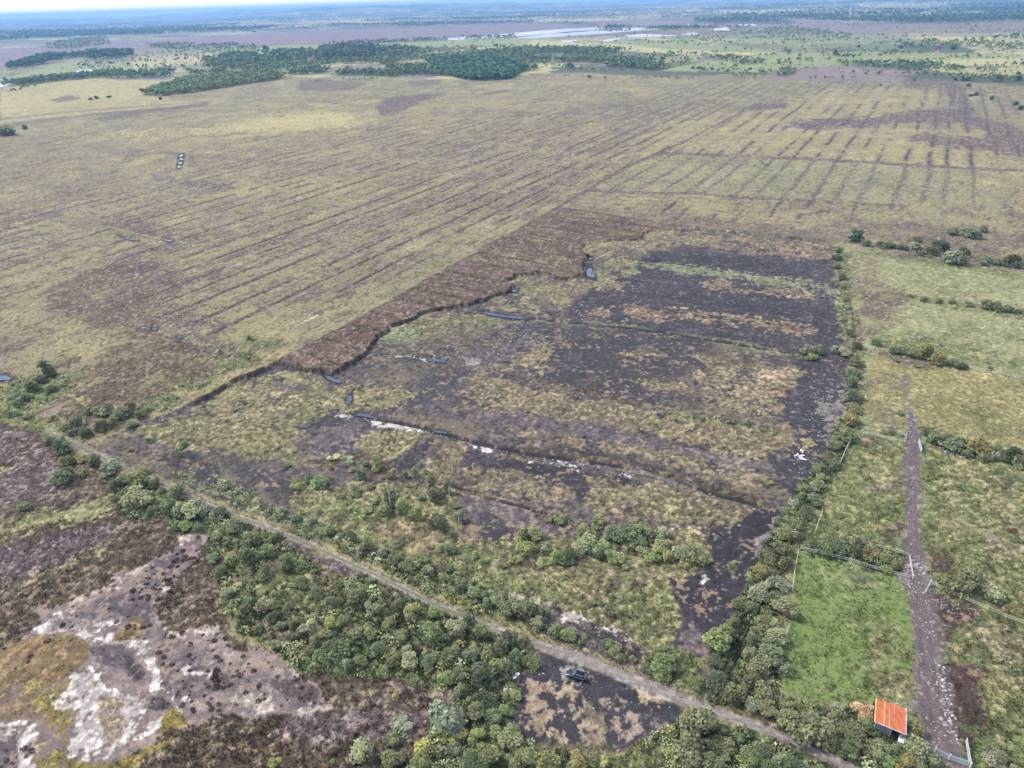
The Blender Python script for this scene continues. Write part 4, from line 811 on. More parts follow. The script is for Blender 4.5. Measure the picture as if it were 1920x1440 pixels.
# areas: key -> (where, anchor phrase, anchor px, group, default kind, items "x,y,w[,tone[,kind]]")
AREAS = [
 ('in scrub beyond the grassy lane', 'lane end', (110, 815), 'scrub beyond the lane at the west corner', 'w',
  '94,694,36,dark,b 60,728,32,mid 45,745,26,mid 78,715,26,dark 28,752,24,grey 100,730,24,dark 180,768,32,mid 205,770,36,grey 232,778,36,mid 152,792,36,mid 168,806,36,dark 135,808,28,mid 243,768,30,olive 250,792,26,mid 190,802,32,mid 262,776,26,mid 50,778,26,mid,s 100,783,22,mid,s 22,775,24,mid,s 215,795,26,olive 120,800,24,fresh,s 276,768,20,mid,s'),
 ('on the heath beside the lane', 'lane end', (110, 815), 'bushes on the heath beside the lane', 'w',
  '112,842,40,mid 96,826,26,dark 126,862,32,mid 155,858,30,olive 200,878,44,grey 182,862,30,mid 125,896,42,mid 150,888,28,mid 45,952,24,fresh 250,905,52,mid 272,930,62,grey 312,952,42,mid 330,925,40,mid 356,955,54,grey 240,930,36,dark 296,905,34,mid 385,950,40,grey 345,985,34,fresh 380,985,30,mid 410,965,34,grey 225,905,30,mid 290,958,34,mid 265,885,28,fresh,s 400,1005,26,fresh,s'),
 ("near the plot's western corner", 'path end', (250, 860), 'lone bushes on the western plot floor', 'r',
  '342,832,24,fresh 335,850,18,fresh 440,762,14,mid,s 280,826,18,mid,s 455,748,12,mid,s 700,617,12,mid 672,612,12,mid 470,634,16,mid 245,842,14,olive,s'),
 ('in the young birch scrub', 'path end', (640, 1020), 'young birches on the plot floor', 'b',
  '608,898,36,fresh,r 562,905,28,fresh,r 585,894,26,mid,r 622,872,14,mid,s 711,868,30,fresh 690,866,16,mid 680,888,22,mid 735,890,20,mid 756,888,18,mid 773,888,20,mid 665,918,24,mid,s 720,912,20,mid 805,890,22,mid 802,912,30,mid 817,930,32,dark 842,920,26,mid 732,942,42,mid 748,955,30,fresh 713,955,22,fresh 780,955,20,fresh,s 697,908,18,mid,s 550,842,14,grey,s 624,853,20,pale,s 648,857,20,grey,s 660,878,14,mid,s 720,955,26,mid 754,955,28,mid 780,966,26,fresh 831,977,40,dark 860,973,28,mid 829,1026,18,fresh 845,1032,24,mid 883,1024,14,fresh,s 890,1042,16,fresh 908,1048,18,fresh,s 970,1020,22,fresh 640,925,18,mid,s 700,938,18,mid,s 688,955,18,mid,s 764,905,16,mid,s 790,930,18,mid,s 855,945,16,mid,s 540,868,14,mid,s 505,1000,14,mid,s'),
 ('in the curved belt of bushes', 'peat end', (1330, 1060), 'curved belt of bushes on the plot floor', 'w',
  '996,1000,36,mid 981,1030,38,fresh 1014,1026,32,mid 1042,1043,30,fresh,b 1064,1045,42,dark 1106,1025,50,mid 1088,1000,34,mid 1116,978,32,mid 1147,992,36,mid 1166,1004,32,dark 1183,998,36,mid 1197,1012,28,mid 1218,1007,32,mid 1203,1036,28,mid 1224,1046,30,fresh 1240,1022,36,mid 1269,1036,36,grey 1294,1038,38,mid 1312,1052,34,olive 1160,1042,34,fresh,s 1179,1024,20,mid 1150,1050,22,fresh,s 1184,1088,16,mid,s 1170,1062,16,mid,s 1055,975,22,mid 1035,970,20,mid,s 1132,1030,34,mid 1085,1045,30,mid 1256,1048,26,mid 1280,1058,22,olive,s 1205,990,22,mid 1245,1000,22,grey 1020,1050,24,fresh,s 965,1050,22,fresh,s'),
 ('standing in the rough grass', 'path end', (1100, 1190), 'small bushes in the rough grass', 'r',
  '1107,1128,20,mid 1127,1132,22,mid 1141,1144,24,mid 1092,1118,14,mid,s 1060,1085,14,mid,s 975,1100,16,fresh,s 940,1060,16,fresh,s 1252,888,12,fresh 1444,902,20,fresh 1426,943,14,fresh 1401,794,18,mid 1378,790,14,mid,s 1428,805,14,mid,s 1150,1120,14,mid,s'),
 ('on the bank above the path', 'car end', (1090, 1220), 'bushes along the north bank of the path', 'w',
  '986,1150,56,mid 960,1140,44,mid 1033,1178,42,mid 1061,1185,38,fresh 1134,1208,34,mid 1154,1222,38,mid 1248,1236,54,mid 1245,1262,42,fresh 925,1125,38,mid 895,1112,34,mid 860,1100,32,dark 830,1085,34,mid 800,1070,32,grey 770,1058,34,mid 740,1045,30,mid 712,1032,30,grey 690,1016,30,mid 655,1004,28,mid 620,995,28,mid 590,978,26,grey 1012,1165,36,grey 1090,1196,26,mid,s 560,968,24,mid,s 530,955,24,grey,s 750,1020,26,mid,s 790,1045,26,fresh,s 840,1062,24,mid,s 1185,1236,24,mid,s 1215,1252,26,mid,s'),
 ('in the dense southern thicket', 'car end', (960, 1260), 'dense thicket south of the path', 'w',
  '581,1178,40,pale,b 556,1166,26,mid 544,1138,28,mid 497,1142,46,grey 647,1252,30,pale,b 770,1232,44,grey 735,1234,42,mid 803,1192,54,mid 700,1146,34,pale,b 640,1212,54,mid 612,1226,34,fresh 706,1216,40,mid 952,1199,54,dark 862,1268,46,mid 900,1272,64,dark 942,1258,54,mid 845,1330,84,grey 890,1327,46,mid 921,1348,48,mid 824,1372,42,yellow 803,1404,54,yellow 858,1378,34,gold 761,1352,44,grey 688,1410,60,grey 728,1392,42,mid 744,1312,18,yellow,b 914,1404,62,mid 960,1392,60,mid 880,1425,50,mid 981,1420,66,mid 1029,1424,52,olive 518,1430,26,yellow,r 624,1424,16,fresh,r 465,1050,44,mid 500,1075,40,mid 535,1055,40,mid 420,1075,36,mid 430,1105,30,grey 560,1090,34,mid 590,1110,34,mid 470,1010,36,mid 445,985,38,mid 500,1030,34,fresh 520,1010,32,mid 620,1130,36,mid 650,1155,36,mid 665,1115,34,mid 740,1130,36,mid 770,1150,36,olive 735,1170,36,mid 690,1185,38,mid 760,1190,36,mid 820,1150,34,mid 850,1180,42,grey 875,1160,32,mid 900,1190,40,mid 880,1220,44,mid 840,1225,44,mid 925,1225,44,mid 800,1240,36,mid 830,1265,38,fresh 910,1305,44,dark 870,1300,40,mid 960,1235,40,mid 985,1205,34,mid 1000,1240,36,fresh 600,1190,34,mid 625,1170,30,fresh 670,1240,34,mid 720,1260,34,mid,s 770,1268,30,mid,s 580,1220,28,mid,s 530,1175,30,mid 510,1160,26,mid 480,1175,26,mid 960,1300,30,mid 950,1335,30,fresh 890,1380,36,fresh 848,1412,42,mid 780,1430,44,fresh 740,1425,40,mid 405,1045,30,mid 545,1200,26,mid 470,1120,28,fresh 935,1375,34,fresh'),
 ('south of the gravel road', 'car end', (1100, 1330), 'bushes south of the road', 'w',
  '1297,1366,96,mid 1283,1405,86,mid 1330,1390,58,dark 1365,1404,52,mid 1400,1420,50,mid 1330,1425,60,mid 1455,1416,50,grey 1490,1432,52,mid 1524,1446,50,mid 1420,1404,38,mid 1075,1425,44,olive 1250,1440,50,fresh 1440,1440,50,mid 1380,1384,32,mid 1548,1458,40,mid'),
 ('in the tall eastern hedge', 'road end', (1340, 1320), 'tall hedge along the east side of the plot', 'w',
  '1352,1200,60,fresh 1377,1168,36,mid 1394,1140,48,mid 1416,1102,52,grey 1336,1272,54,dark 1311,1282,32,mid 1345,1235,40,dark 1384,1306,54,mid 1443,1326,42,olive 1426,1254,60,mid 1446,1222,60,mid 1454,1186,58,grey 1470,1140,48,mid 1448,1043,38,mid 1432,1072,36,olive 1462,1090,44,grey 1437,1292,52,mid 1475,1005,34,mid 1490,985,36,mid 1505,960,36,mid 1518,935,36,mid 1530,905,36,grey 1540,880,36,mid 1550,855,34,mid 1562,832,34,mid 1578,812,34,mid 1590,790,34,olive 1600,765,32,mid 1592,745,30,mid 1602,720,30,mid 1598,700,28,mid 1605,680,28,mid 1577,657,32,grey 1602,648,24,dark 1595,625,18,mid 1583,600,14,mid 1585,560,16,mid 1588,575,14,grey 1580,540,16,mid 1578,520,18,mid 1570,500,20,mid 1567,484,20,dark 1572,470,16,mid 1510,920,30,mid 1497,945,28,grey 1570,870,30,mid 1590,820,28,mid 1408,1235,42,mid 1400,1270,44,dark 1430,1170,42,mid 1410,1200,36,dark 1455,1120,36,mid 1480,1060,36,dark 1500,1010,30,dark 1415,1316,36,grey 1470,1030,30,mid 1542,895,26,fresh 1465,1250,36,mid 1610,745,20,olive'),
 ('in the thicket around the shed', 'shed end', (1670, 1350), 'thicket around the red roofed shed', 'w',
  '1517,1355,80,mid 1552,1334,52,mid 1583,1360,60,mid 1607,1378,58,dark 1622,1362,40,mid 1628,1406,58,mid 1652,1402,40,olive 1673,1416,40,mid 1566,1384,46,olive 1722,1376,44,olive 1726,1410,58,mid 1712,1432,50,mid 1480,1340,46,mid 1535,1376,42,fresh 1600,1406,44,fresh 1668,1428,40,fresh 1460,1346,36,mid 1500,1362,38,olive 1590,1400,44,dark 1690,1430,44,olive 1755,1436,40,dark 1868,1425,50,grey 1905,1440,40,mid 1570,1330,34,grey 1490,1325,36,olive'),
 ('between the white rail fences', 'track end', (1710, 1060), 'hedge between the white fences', 'w',
  '1548,1022,46,mid 1576,1030,42,dark 1522,1024,36,mid 1560,1008,36,mid 1622,1040,40,olive 1656,1054,36,mid 1640,1052,32,mid 1595,1038,36,mid 1680,1058,30,olive 1665,1068,24,fresh 1604,1020,28,grey'),
 ('in the hedge beyond the gate', 'gate end', (1735, 1095), 'hedge east of the farm track gate', 'w',
  '1795,1092,58,mid 1820,1096,56,mid 1851,1113,56,grey 1868,1126,38,mid 1900,1138,32,olive 1775,1085,36,olive 1762,1082,26,olive 1835,1085,36,mid 1745,1068,18,fresh,s'),
 ("in the upper pasture's hedge", 'track end', (1725, 830), 'long hedge of the upper pasture', 'w',
  '1740,814,36,mid 1762,828,42,mid 1790,834,48,mid 1820,832,52,olive 1846,840,38,mid 1866,860,28,grey 1897,852,44,dark 1911,868,42,mid 1875,845,24,mid 1728,800,18,mid,s 1775,820,34,mid 1806,846,34,mid 1835,855,30,mid 1690,818,18,mid,s 1672,812,18,mid,s 1655,808,16,mid,s 1686,774,18,fresh,s'),
 ('along the middle rail fence', 'gate end', (1640, 655), 'bushes along the middle rail fence', 'w',
  '1647,644,22,mid 1672,654,30,mid 1695,658,28,mid 1716,662,32,mid 1737,666,40,olive 1765,674,40,olive 1786,682,26,mid 1807,684,26,dark 1681,676,12,mid,s 1720,684,16,fresh,s 1855,690,16,mid,s'),
 ('beyond the northern rail fence', 'plot end', (1575, 455), 'bushes beyond the northern rail fence', 'w',
  '1600,444,34,dark 1620,456,22,mid 1673,460,20,mid 1713,469,38,grey 1690,464,20,mid 1760,460,40,dark 1773,482,46,grey 1803,475,28,dark 1820,434,44,mid 1790,436,26,mid 1850,492,30,mid 1893,495,36,dark 1740,474,30,mid 1797,490,30,mid 1840,430,20,mid 1722,450,18,mid 1843,572,26,mid 1870,577,26,mid 1913,585,20,mid 1706,555,12,mid,s 1730,560,16,mid 1758,564,16,olive 1784,566,18,mid 1812,570,20,grey 1890,580,22,mid 1660,464,20,mid 1648,458,18,dark 1870,494,22,mid 1910,500,24,mid'),
 ('beside the dark peat ditch', 'hedge end', (1570, 660), 'bushes beside the peat ditch', 'w',
  '1511,655,30,grey 1533,657,26,mid 1517,668,28,fresh,s 1495,664,14,mid,s'),
 ('on the pasture near the track', 'gate end', (1735, 1095), 'rush clumps and bushes on the rough pasture', 's',
  '1774,1241,18,mid 1866,1232,24,grey 1886,1234,18,grey 1901,1261,16,mid 1764,1140,10,mid 1663,972,12,fresh 1680,940,12,fresh'),
 ('far out on the open bog', 'near end', (0, 700), 'bushes far out on the open bog', 'w',
  '23,246,36,grey 45,240,14,mid 8,250,18,grey 180,184,10,mid 172,186,9,mid 205,182,8,mid'),
]
import re as _re
n_veg = 0; VEG_XY = []
def make_tree(kd, name, x, y, z, w_m, tone, label, group, rng, br=1.0):
    cm, sm = rng.choice(PROTO[kd])
    e = bpy.data.objects.new(name, None); COL.objects.link(e); e.location = (x, y, z-.05); e.rotation_euler = (0, 0, rng.random()*6.28)
    s = w_m/2*1.08; e.scale = (s*rng.uniform(.85, 1.2), s*rng.uniform(.85, 1.2), s*rng.uniform(.75, 1.2)); e.empty_display_size = .3
    c = S2L(TONE[tone][0])*rng.uniform(.82, 1.12)*br
    o = bpy.data.objects.new('crown', cm); COL.objects.link(o); o.parent = e; o.color = (*(c*np.array([rng.uniform(.92, 1.12), 1, rng.uniform(.85, 1.1)])), 1)
    t = bpy.data.objects.new('trunk', sm); COL.objects.link(t); t.parent = e
    return tag(e, label, name.replace('_', ' ').replace('low ', ''), group)
for where, endp, anc, grp, dk, items in AREAS:
    ax, ay = U1(*anc); L = []
    for it in items.split():
        q = it.split(','); px_, py_, wp = float(q[0]), float(q[1]), float(q[2]); tone = q[3]; kd = q[4] if len(q) > 4 else dk
        x, y = U1(px_, py_ + wp*.18); wp *= 1.22 if 'young birch' in where or 'curved' in where else 1.06; d = math.sqrt(x*x+y*y+H*H)*math.cos(math.atan(math.hypot(px_-960, py_-720)/F)); wm_ = wp*d/F
        L.append([x, y, wm_, tone, kd, wp])
    L.sort(key=lambda r: math.hypot(r[0]-ax, r[1]-ay)); cnt = {}; tot = {}
    def siz(w_): return 'tiny' if w_ < 1.8 else 'small' if w_ < 3.2 else 'medium' if w_ < 5.2 else 'large' if w_ < 8 else 'very large'
    for r in L: k = (siz(r[2]), r[3], r[4]); tot[k] = tot.get(k, 0)+1
    xs = np.array([r[0] for r in L]); ys = np.array([r[1] for r in L]); hz_ = height(xs, ys)
    for r, hz in zip(L, hz_):
        k = (siz(r[2]), r[3], r[4]); cnt[k] = cnt.get(k, 0)+1
        kd, nm, words = KIND[r[4]]
        base = f"{k[0]} {TONE[r[3]][1]} {words}"
        if tot[k] > 1: lab = f"{ORD[cnt[k]-1]} {base} from the {endp} {where}"
        else: lab = f"{base} {where}"
        n_veg += 1; VEG_XY.append((r[0], r[1], r[2]))
        make_tree(kd, nm, r[0], r[1], float(hz), r[2], r[3], lab, grp, random, 1.25 if 'birches' in grp or 'belt' in grp else 1.0)
print('individual plants', n_veg)

# ------------------------------------------------------------------ ground cover that nobody could count
def cover():
    rng = RNG
    n = 430000; u = rng.uniform(-80, 2000, n); v = 430 + 1080*rng.random(n)**.85
    P = unp(u, v); x, y = P[:, 0], P[:, 1]
    col, gr, h, rg, um, pk = paint(x, y, full=True)
    # patchy: clumps of growth and gaps
    g = fbm(x, y, 2.2, 61, 3, .7); dist = np.hypot(x, y)
    keep = rng.random(n) < np.clip((rg*3.4-.12)*(.7+.6*g), 0, 1)
    for nm, cls, pts in TRACKS:
        d, ww = dist_line(u, v, pts, [p[2]/2 for p in pts]); keep &= d > ww*1.0+1
    keep &= (um < .5) | (rng.random(n) < .6)
    x, y, h, col, rg, um = x[keep], y[keep], h[keep], col[keep], rg[keep], um[keep]; m = len(x)
    s = (.16+.75*rg)*(.5+rng.random(m)); s = np.where(um > .5, s*1.5, s)
    # each tuft: three crossed leaning blades
    a0 = rng.random(m)*6.28; V = np.empty((m, 3, 3, 3), np.float32)
    for k in range(3):
        a = a0+k*2.09; ca, sa = np.cos(a), np.sin(a); l = s*(.35+.5*rng.random(m))
        V[:, k, 0] = np.stack([x-sa*s*.33, y+ca*s*.33, h-.03], 1); V[:, k, 1] = np.stack([x+sa*s*.33, y-ca*s*.33, h-.03], 1)
        V[:, k, 2] = np.stack([x+ca*l, y+sa*l, h+s*(.6+.5*rng.random(m))], 1)
    b = (.78+.75*rng.random(m)**1.3)[:, None]; c = col*b
    c = np.repeat(c, 9, 0).astype(np.float32)
    tag(link('ground_cover', np_mesh('ground_cover', V.reshape(-1, 3), np.arange(m*9).reshape(-1, 3), c), M['leafc']), kind='stuff')
    return m
print('tufts', cover())
def undergrowth():
    """low scrub and bracken filling between the bushes"""
    rng = RNG; n = 24000; u = rng.uniform(-60, 1980, n); v = 430+1060*rng.random(n)**.8
    P = unp(u, v); x, y = P[:, 0], P[:, 1]; col, gr, h, rg, um, pk = paint(x, y, full=True)
    # (thin where heather and grass show between the bushes)
    keep = (um > .35) & (rng.random(n) < np.clip(.55+.6*fbm(x, y, 11, 62, 3), .08, .95))
    for nm, cls, pts in TRACKS:
        d, ww = dist_line(u, v, pts, [p[2]/2 for p in pts]); keep &= d > ww*1.1+11
    sx, sy = U1(1670, 1368); keep &= np.hypot(x-sx, y-sy) > 5.5
    sx, sy = U1(1082, 1268); keep &= np.hypot(x-sx, y-sy) > 6
    x, y, h = x[keep], y[keep], h[keep]; m = len(x); nc = 40
    r = .35+1.25*rng.random(m)**2.2; d = rand_dirs(m*nc, rng).reshape(m, nc, 3); d[..., 2] = np.abs(d[..., 2])
    rr = r[:, None]*(.55+.5*rng.random((m, nc))); Pp = np.stack([x[:, None]+d[..., 0]*rr, y[:, None]+d[..., 1]*rr, h[:, None]+d[..., 2]*rr*.95], -1).reshape(-1, 3)
    nn = d.reshape(-1, 3)*.7+.5*rng.normal(size=(m*nc, 3))+np.array([0, 0, .7]); nn /= np.linalg.norm(nn, axis=1)[:, None]
    V, Fq = cards(Pp, nn, np.repeat(r*.26, nc), rng)
    tn = [TONE[k][0] for k in ('mid', 'dark', 'grey', 'olive', 'mid', 'fresh', 'pale', 'olive', 'mid')]; pick = rng.integers(0, len(tn), m)
    c = np.array([S2L(q)*1.15 for q in tn])[pick]*1.0*(.65+.6*rng.random(m))[:, None]; c = np.repeat(c, nc, 0)*(.7+.6*rng.random(m*nc))[:, None]
    tag(link('undergrowth', np_mesh('undergrowth', V, Fq, np.repeat(c, 4, 0)), M['leafc']), kind='stuff'); return m
print('undergrowth', undergrowth())

# ------------------------------------------------------------------ far woods
def in_poly(u, v, pts): return sdf_poly(u, v, pts) > 0
def wood(name, pts, spacing, hgt, tone, nc=16, frac=1.0, label=None):
    rng = RNG; XY = np.array(W(pts)); lo, hi = XY.min(0), XY.max(0)
    nx, ny = int((hi[0]-lo[0])/spacing)+1, int((hi[1]-lo[1])/spacing)+1
    gx, gy = np.meshgrid(np.arange(nx), np.arange(ny)); x = lo[0]+(gx.ravel()+rng.random(nx*ny))*spacing; y = lo[1]+(gy.ravel()+rng.random(nx*ny))*spacing
    u, v = proj(x, y); ok = in_poly(u, v, pts) & (rng.random(len(x)) < frac); x, y = x[ok], y[ok]
    if frac < 1:
        k_ = fbm(x, y, 120, 71, 3) > -.3; x, y = x[k_], y[k_]
    m = len(x)
    if not m: return 0
    return tree_cloud(name, x, y, hgt, tone, nc)
WOODV = []
def tree_cloud(name, x, y, hgt, tone, nc):
    rng = RNG; m = len(x); hh = hgt*(.55+.75*rng.random(m)); r = hh*(.38+.15*rng.random(m)); h0 = height(x, y)
    d = rand_dirs(m*nc, rng).reshape(m, nc, 3); d[..., 2] = np.abs(d[..., 2])*1.1-.15
    rr = (.5+.5*rng.random((m, nc)))
    P = np.stack([x[:, None]+d[..., 0]*rr*r[:, None], y[:, None]+d[..., 1]*rr*r[:, None], h0[:, None]+hh[:, None]*(.5+.5*d[..., 2]*rr)], -1).reshape(-1, 3)
    nn = d.reshape(-1, 3)*.7+.4*rng.normal(size=(m*nc, 3))+np.array([0, 0, .6]); nn /= np.linalg.norm(nn, axis=1)[:, None]
    V, Fq = cards(P, nn, np.repeat(r*.85, nc), rng)
    V[:, 2] = np.maximum(V[:, 2], .1)
    c = S2L(tone)*1.0*(.7+.6*rng.random(m))[:, None]*np.array([1, 1, 1.]); c = c*(1+.15*rng.normal(size=(m, 3))*np.array([1, .3, .8])); c = np.repeat(c, nc, 0)*(.75+.5*rng.random(m*nc))[:, None]
    tag(link(name, np_mesh(name, V, Fq, np.clip(np.repeat(c, 4, 0), .01, 1)), M['leafc']), kind='stuff'); return m
G1, G2, G3 = (92, 108, 72), (110, 124, 82), (70, 88, 64)
tot = 0
for nm, pts, sp, hg, tn, nc, fr in [
 ('hedgerow_wood', [(390,122),(560,98),(900,88),(1250,98),(1300,118),(1250,132),(985,130),(800,120),(640,126),(540,138),(440,136)], 10, 8, G2, 10, .32),
 ('hedgerow_wood', [(380,128),(460,112),(640,104),(760,100),(960,106),(960,118),(800,114),(600,124),(500,134)], 8.5, 10, G1, 12, .45),
 ('scrub_wood', [(1240,96),(1500,92),(1700,98),(1920,100),(1920,150),(1500,148),(1300,132)], 17, 6, G2, 10, .3),
 ('scrub_wood', [(120,112),(420,92),(520,92),(420,124),(200,140),(150,130)], 17, 8, G1, 10, .35),
 ('birch_wood', [(264,178),(300,164),(350,150),(420,142),(500,134),(536,143),(520,150),(470,157),(380,171),(300,181)], 6.5, 9, G2, 16, 1),
 ('mixed_wood', [(536,140),(600,128),(660,128),(725,116),(760,122),(800,114),(850,112),(960,120),(985,132),(960,146),(900,150),(860,146),(820,142),(760,140),(738,146),(700,142),(600,142)], 7, 10, G1, 14, .95),
 ('conifer_wood', [(800,118),(870,112),(960,118),(985,130),(960,148),(900,152),(870,150),(830,138)], 7, 12, (70,100,72), 14, 1),
 ('mixed_wood', [(960,108),(1100,108),(1200,114),(1245,130),(1200,134),(1080,130),(975,134)], 8, 10, G1, 14, .9),
 ('field_edge_wood', [(380,116),(440,104),(560,98),(680,94),(740,92),(790,96),(760,108),(660,112),(560,112),(470,120),(400,124)], 9, 14, G1, 14, .85),
 ('pine_wood', [(600,96),(640,92),(700,92),(692,112),(610,113)], 8, 17, (76,88,66), 16, 1),
 ('mixed_wood', [(880,92),(960,90),(1130,94),(1200,98),(1130,106),(980,106),(880,106)], 10, 11, G1, 12, .8),
 ('scrub_wood', [(640,150),(690,148),(720,150),(700,152),(650,154)], 7, 5, G2, 12, .5),
 ('scrub_wood', [(590,154),(625,152),(622,166),(588,166)], 6, 4, G2, 12, .7),
 ('hedgerow', [(0,160),(60,150),(100,146),(230,134),(225,142),(100,154),(40,162)], 7, 9, G1, 14, 1),
 ('hedgerow', [(190,140),(300,136),(420,132),(425,140),(330,147),(200,148)], 9, 10, G1, 14, .75),
 ('far_wood', [(20,122),(100,104),(200,98),(250,94),(250,106),(190,112),(100,118),(15,132)], 11, 15, G3, 12, .95),
 ('far_wood', [(60,92),(130,74),(200,70),(210,84),(130,94)], 18, 12, G2, 10, .5),
 ('hedgerow', [(270,84),(420,84),(480,86),(480,92),(300,96)], 14, 12, G1, 10, .5),
 ('far_wood', [(-80,64),(0,62),(120,60),(245,58),(240,66),(100,72),(0,78),(-80,82)], 26, 18, G3, 8, .95),
 ('far_wood', [(200,62),(300,54),(480,52),(530,50),(480,56),(300,66),(220,68)], 26, 18, G3, 8, .85),
 ('hedgerow', [(610,82),(700,78),(760,76),(860,72),(960,69),(975,72),(860,76),(760,80),(650,86)], 16, 12, G1, 10, .6),
 ('hedgerow', [(1100,62),(1180,55),(1300,48),(1310,50),(1180,60)], 16, 12, G1, 8, .8),
 ('far_wood', [(1300,36),(1420,34),(1480,40),(1440,44),(1310,42)], 24, 14, G3, 8, .8),
 ('scrub_wood', [(1385,62),(1480,50),(1600,66),(1590,76),(1500,84),(1400,76)], 14, 9, G2, 10, .55),
 ('scrub_wood', [(1240,60),(1400,56),(1420,90),(1560,96),(1540,100),(1400,92),(1240,84)], 16, 7, G2, 10, .35),
 ('hedgerow', [(1310,108),(1385,104),(1390,112),(1380,122),(1360,118)], 8, 7, G1, 12, .4),
 ('hedgerow', [(1390,108),(1430,106),(1432,120),(1385,122)], 7, 7, G1, 12, .8),
 ('hedgerow', [(1560,120),(1640,116),(1760,122),(1820,134),(1700,134),(1600,128)], 10, 8, G1, 12, .55),
 ('hedgerow', [(1480,142),(1600,138),(1800,144),(1920,146),(2000,150),(2000,158),(1800,152),(1600,150),(1450,150)], 8, 7, G1, 12, .75),
 ('hedgerow', [(1450,142),(1480,130),(1492,132),(1480,150)], 7, 7, G2, 12, .9),
 ('hedgerow', [(1660,84),(1800,76),(1920,66),(2000,70),(2000,96),(1860,100),(1830,92),(1700,92)], 13, 11, G2, 10, .45),
 ('far_wood', [(1600,24),(1760,20),(1920,14),(2050,16),(2050,40),(1900,40),(1700,42),(1620,34)], 30, 16, G3, 8, .6),
 ('far_wood', [(1360,26),(1600,22),(1620,34),(1500,38),(1380,36)], 28, 14, G3, 8, .55),
 ('hedgerow', [(1240,58),(1300,56),(1360,48),(1350,44),(1250,54)], 18, 10, G1, 8, .5),
 ('hedgerow', [(1310,130),(1450,134),(1500,150),(1330,150),(1290,146)], 10, 6, G1, 12, .3),
 ('hedgerow', [(1100,143),(1180,146),(1300,148),(1300,150),(1100,147)], 8, 4, G1, 10, .7),
 ('hedgerow', [(1790,168),(1870,172),(1860,196),(1820,190)], 7, 5, G2, 12, .35),
 ]:
    tot += wood(nm, pts, sp, hg, tn, nc, fr)
# hedges and woods of the distant plain: follow a field pattern in rows and clumps
rng = RNG; n = 110000; rr = 3300*np.exp(rng.random(n)*1.6); aa = np.radians(rng.uniform(-44, 44, n)); x = rr*np.sin(aa); y = rr*np.cos(aa)
c1 = np.abs(((x*.9+y*.43+60*fbm(x, y, 900, 81, 2))/430) % 1-.5) < .02; c2 = np.abs(((y*.9-x*.43+60*fbm(x, y, 900, 82, 2))/300) % 1-.5) < .03
wd_ = fbm(x, y, 900, 83, 4) > .4; u, v = proj(x, y)
ok = ((c1 | c2 | wd_) & (v < 64)) & ~in_poly(u, v, LAY[1][1]) & ~in_poly(u, v, LAY[2][1])
for q_ in LAKES: ok &= ~in_poly(u, v, q_)
x, y = x[ok], y[ok]
tree_cloud('distant_trees', x, y, 13, G3, 6); print('far trees', tot, len(x))
n = 40000; rr = 1350*np.exp(rng.random(n)*1.0); aa = np.radians(rng.uniform(-42, 42, n)); x2 = rr*np.sin(aa); y2 = rr*np.cos(aa)
c1 = np.abs(((x2*.95+y2*.3+30*fbm(x2, y2, 400, 91, 2))/170) % 1-.5) < .025; c2 = np.abs(((y2*.95-x2*.3+30*fbm(x2, y2, 400, 92, 2))/150) % 1-.5) < .025; gp = fbm(x2, y2, 160, 93, 3) > -.1
u, v = proj(x2, y2); ok = (c1 | c2) & gp & (v > 40) & ~in_poly(u, v, BOGP) & ~in_poly(u, v, LAY[1][1])
for q_ in LAKES: ok &= ~in_poly(u, v, q_)
tree_cloud('field_hedges', x2[ok], y2[ok], 7, G1, 10); print('field hedges', ok.sum())
# lone field trees
FT = [(300,186,8),(206,118,9),(240,120,7),(215,130,8),(258,122,7),(228,137,7),(160,121,8),(345,124,8),(310,130,8),(496,94,16),(330,104,8),(350,103,8),(560,120,12),(575,112,14),(590,128,10),(1500,104,9),(1478,97,8),(1566,103,14),(1590,105,10),(1650,103,9),(1610,88,8),(1690,90,10),(1460,118,9),(1380,124,10),(1405,130,8),(1478,112,8),(1520,110,7),(1555,110,7),(1714,150,10),(1740,112,9),(1816,150,16),(1870,152,18),(1906,150,18),(1700,120,8),(1830,178,12),(1856,186,12),(1815,162,10),(1905,196,14),(1915,205,12),(1818,180,9),(1299,128,9),(1250,120,8),(1480,134,20),(1470,138,16),(1760,96,14),(1790,92,14),(1850,88,12),(1245,105,9),(1220,110,8),(1700,84,12),(1650,160,9),(1135,146,8),(1105,144,9),(1660,100,7),(1790,150,9)]
FT.sort(); xs = [U1(a, b+1) for a, b, c in FT]; hz_ = height(np.array([q[0] for q in xs]), np.array([q[1] for q in xs]))
FTC = [0, 0, 0]
for (a, b, c), (x, y), hz in zip(FT, xs, hz_):
    d = math.hypot(x, y); e = make_tree('willow', 'field_tree', x, y, float(hz), c*d/F*.9, random.choice(['dark', 'mid', 'grey']), '', '', random)
    side = 0 if a < 640 else 1 if a < 1400 else 2; FTC[side] += 1
    e['label'] = f"{ORD[FTC[side]-1]} lone tree from the west {('in the pale meadows west of the woods', 'in the fields right behind the woods', 'in the fields behind the ditched bog')[side]}"
    e['group'] = ('lone trees of the western meadows', 'lone trees behind the woods', 'lone trees behind the ditched bog')[side]; e['category'] = 'tree'
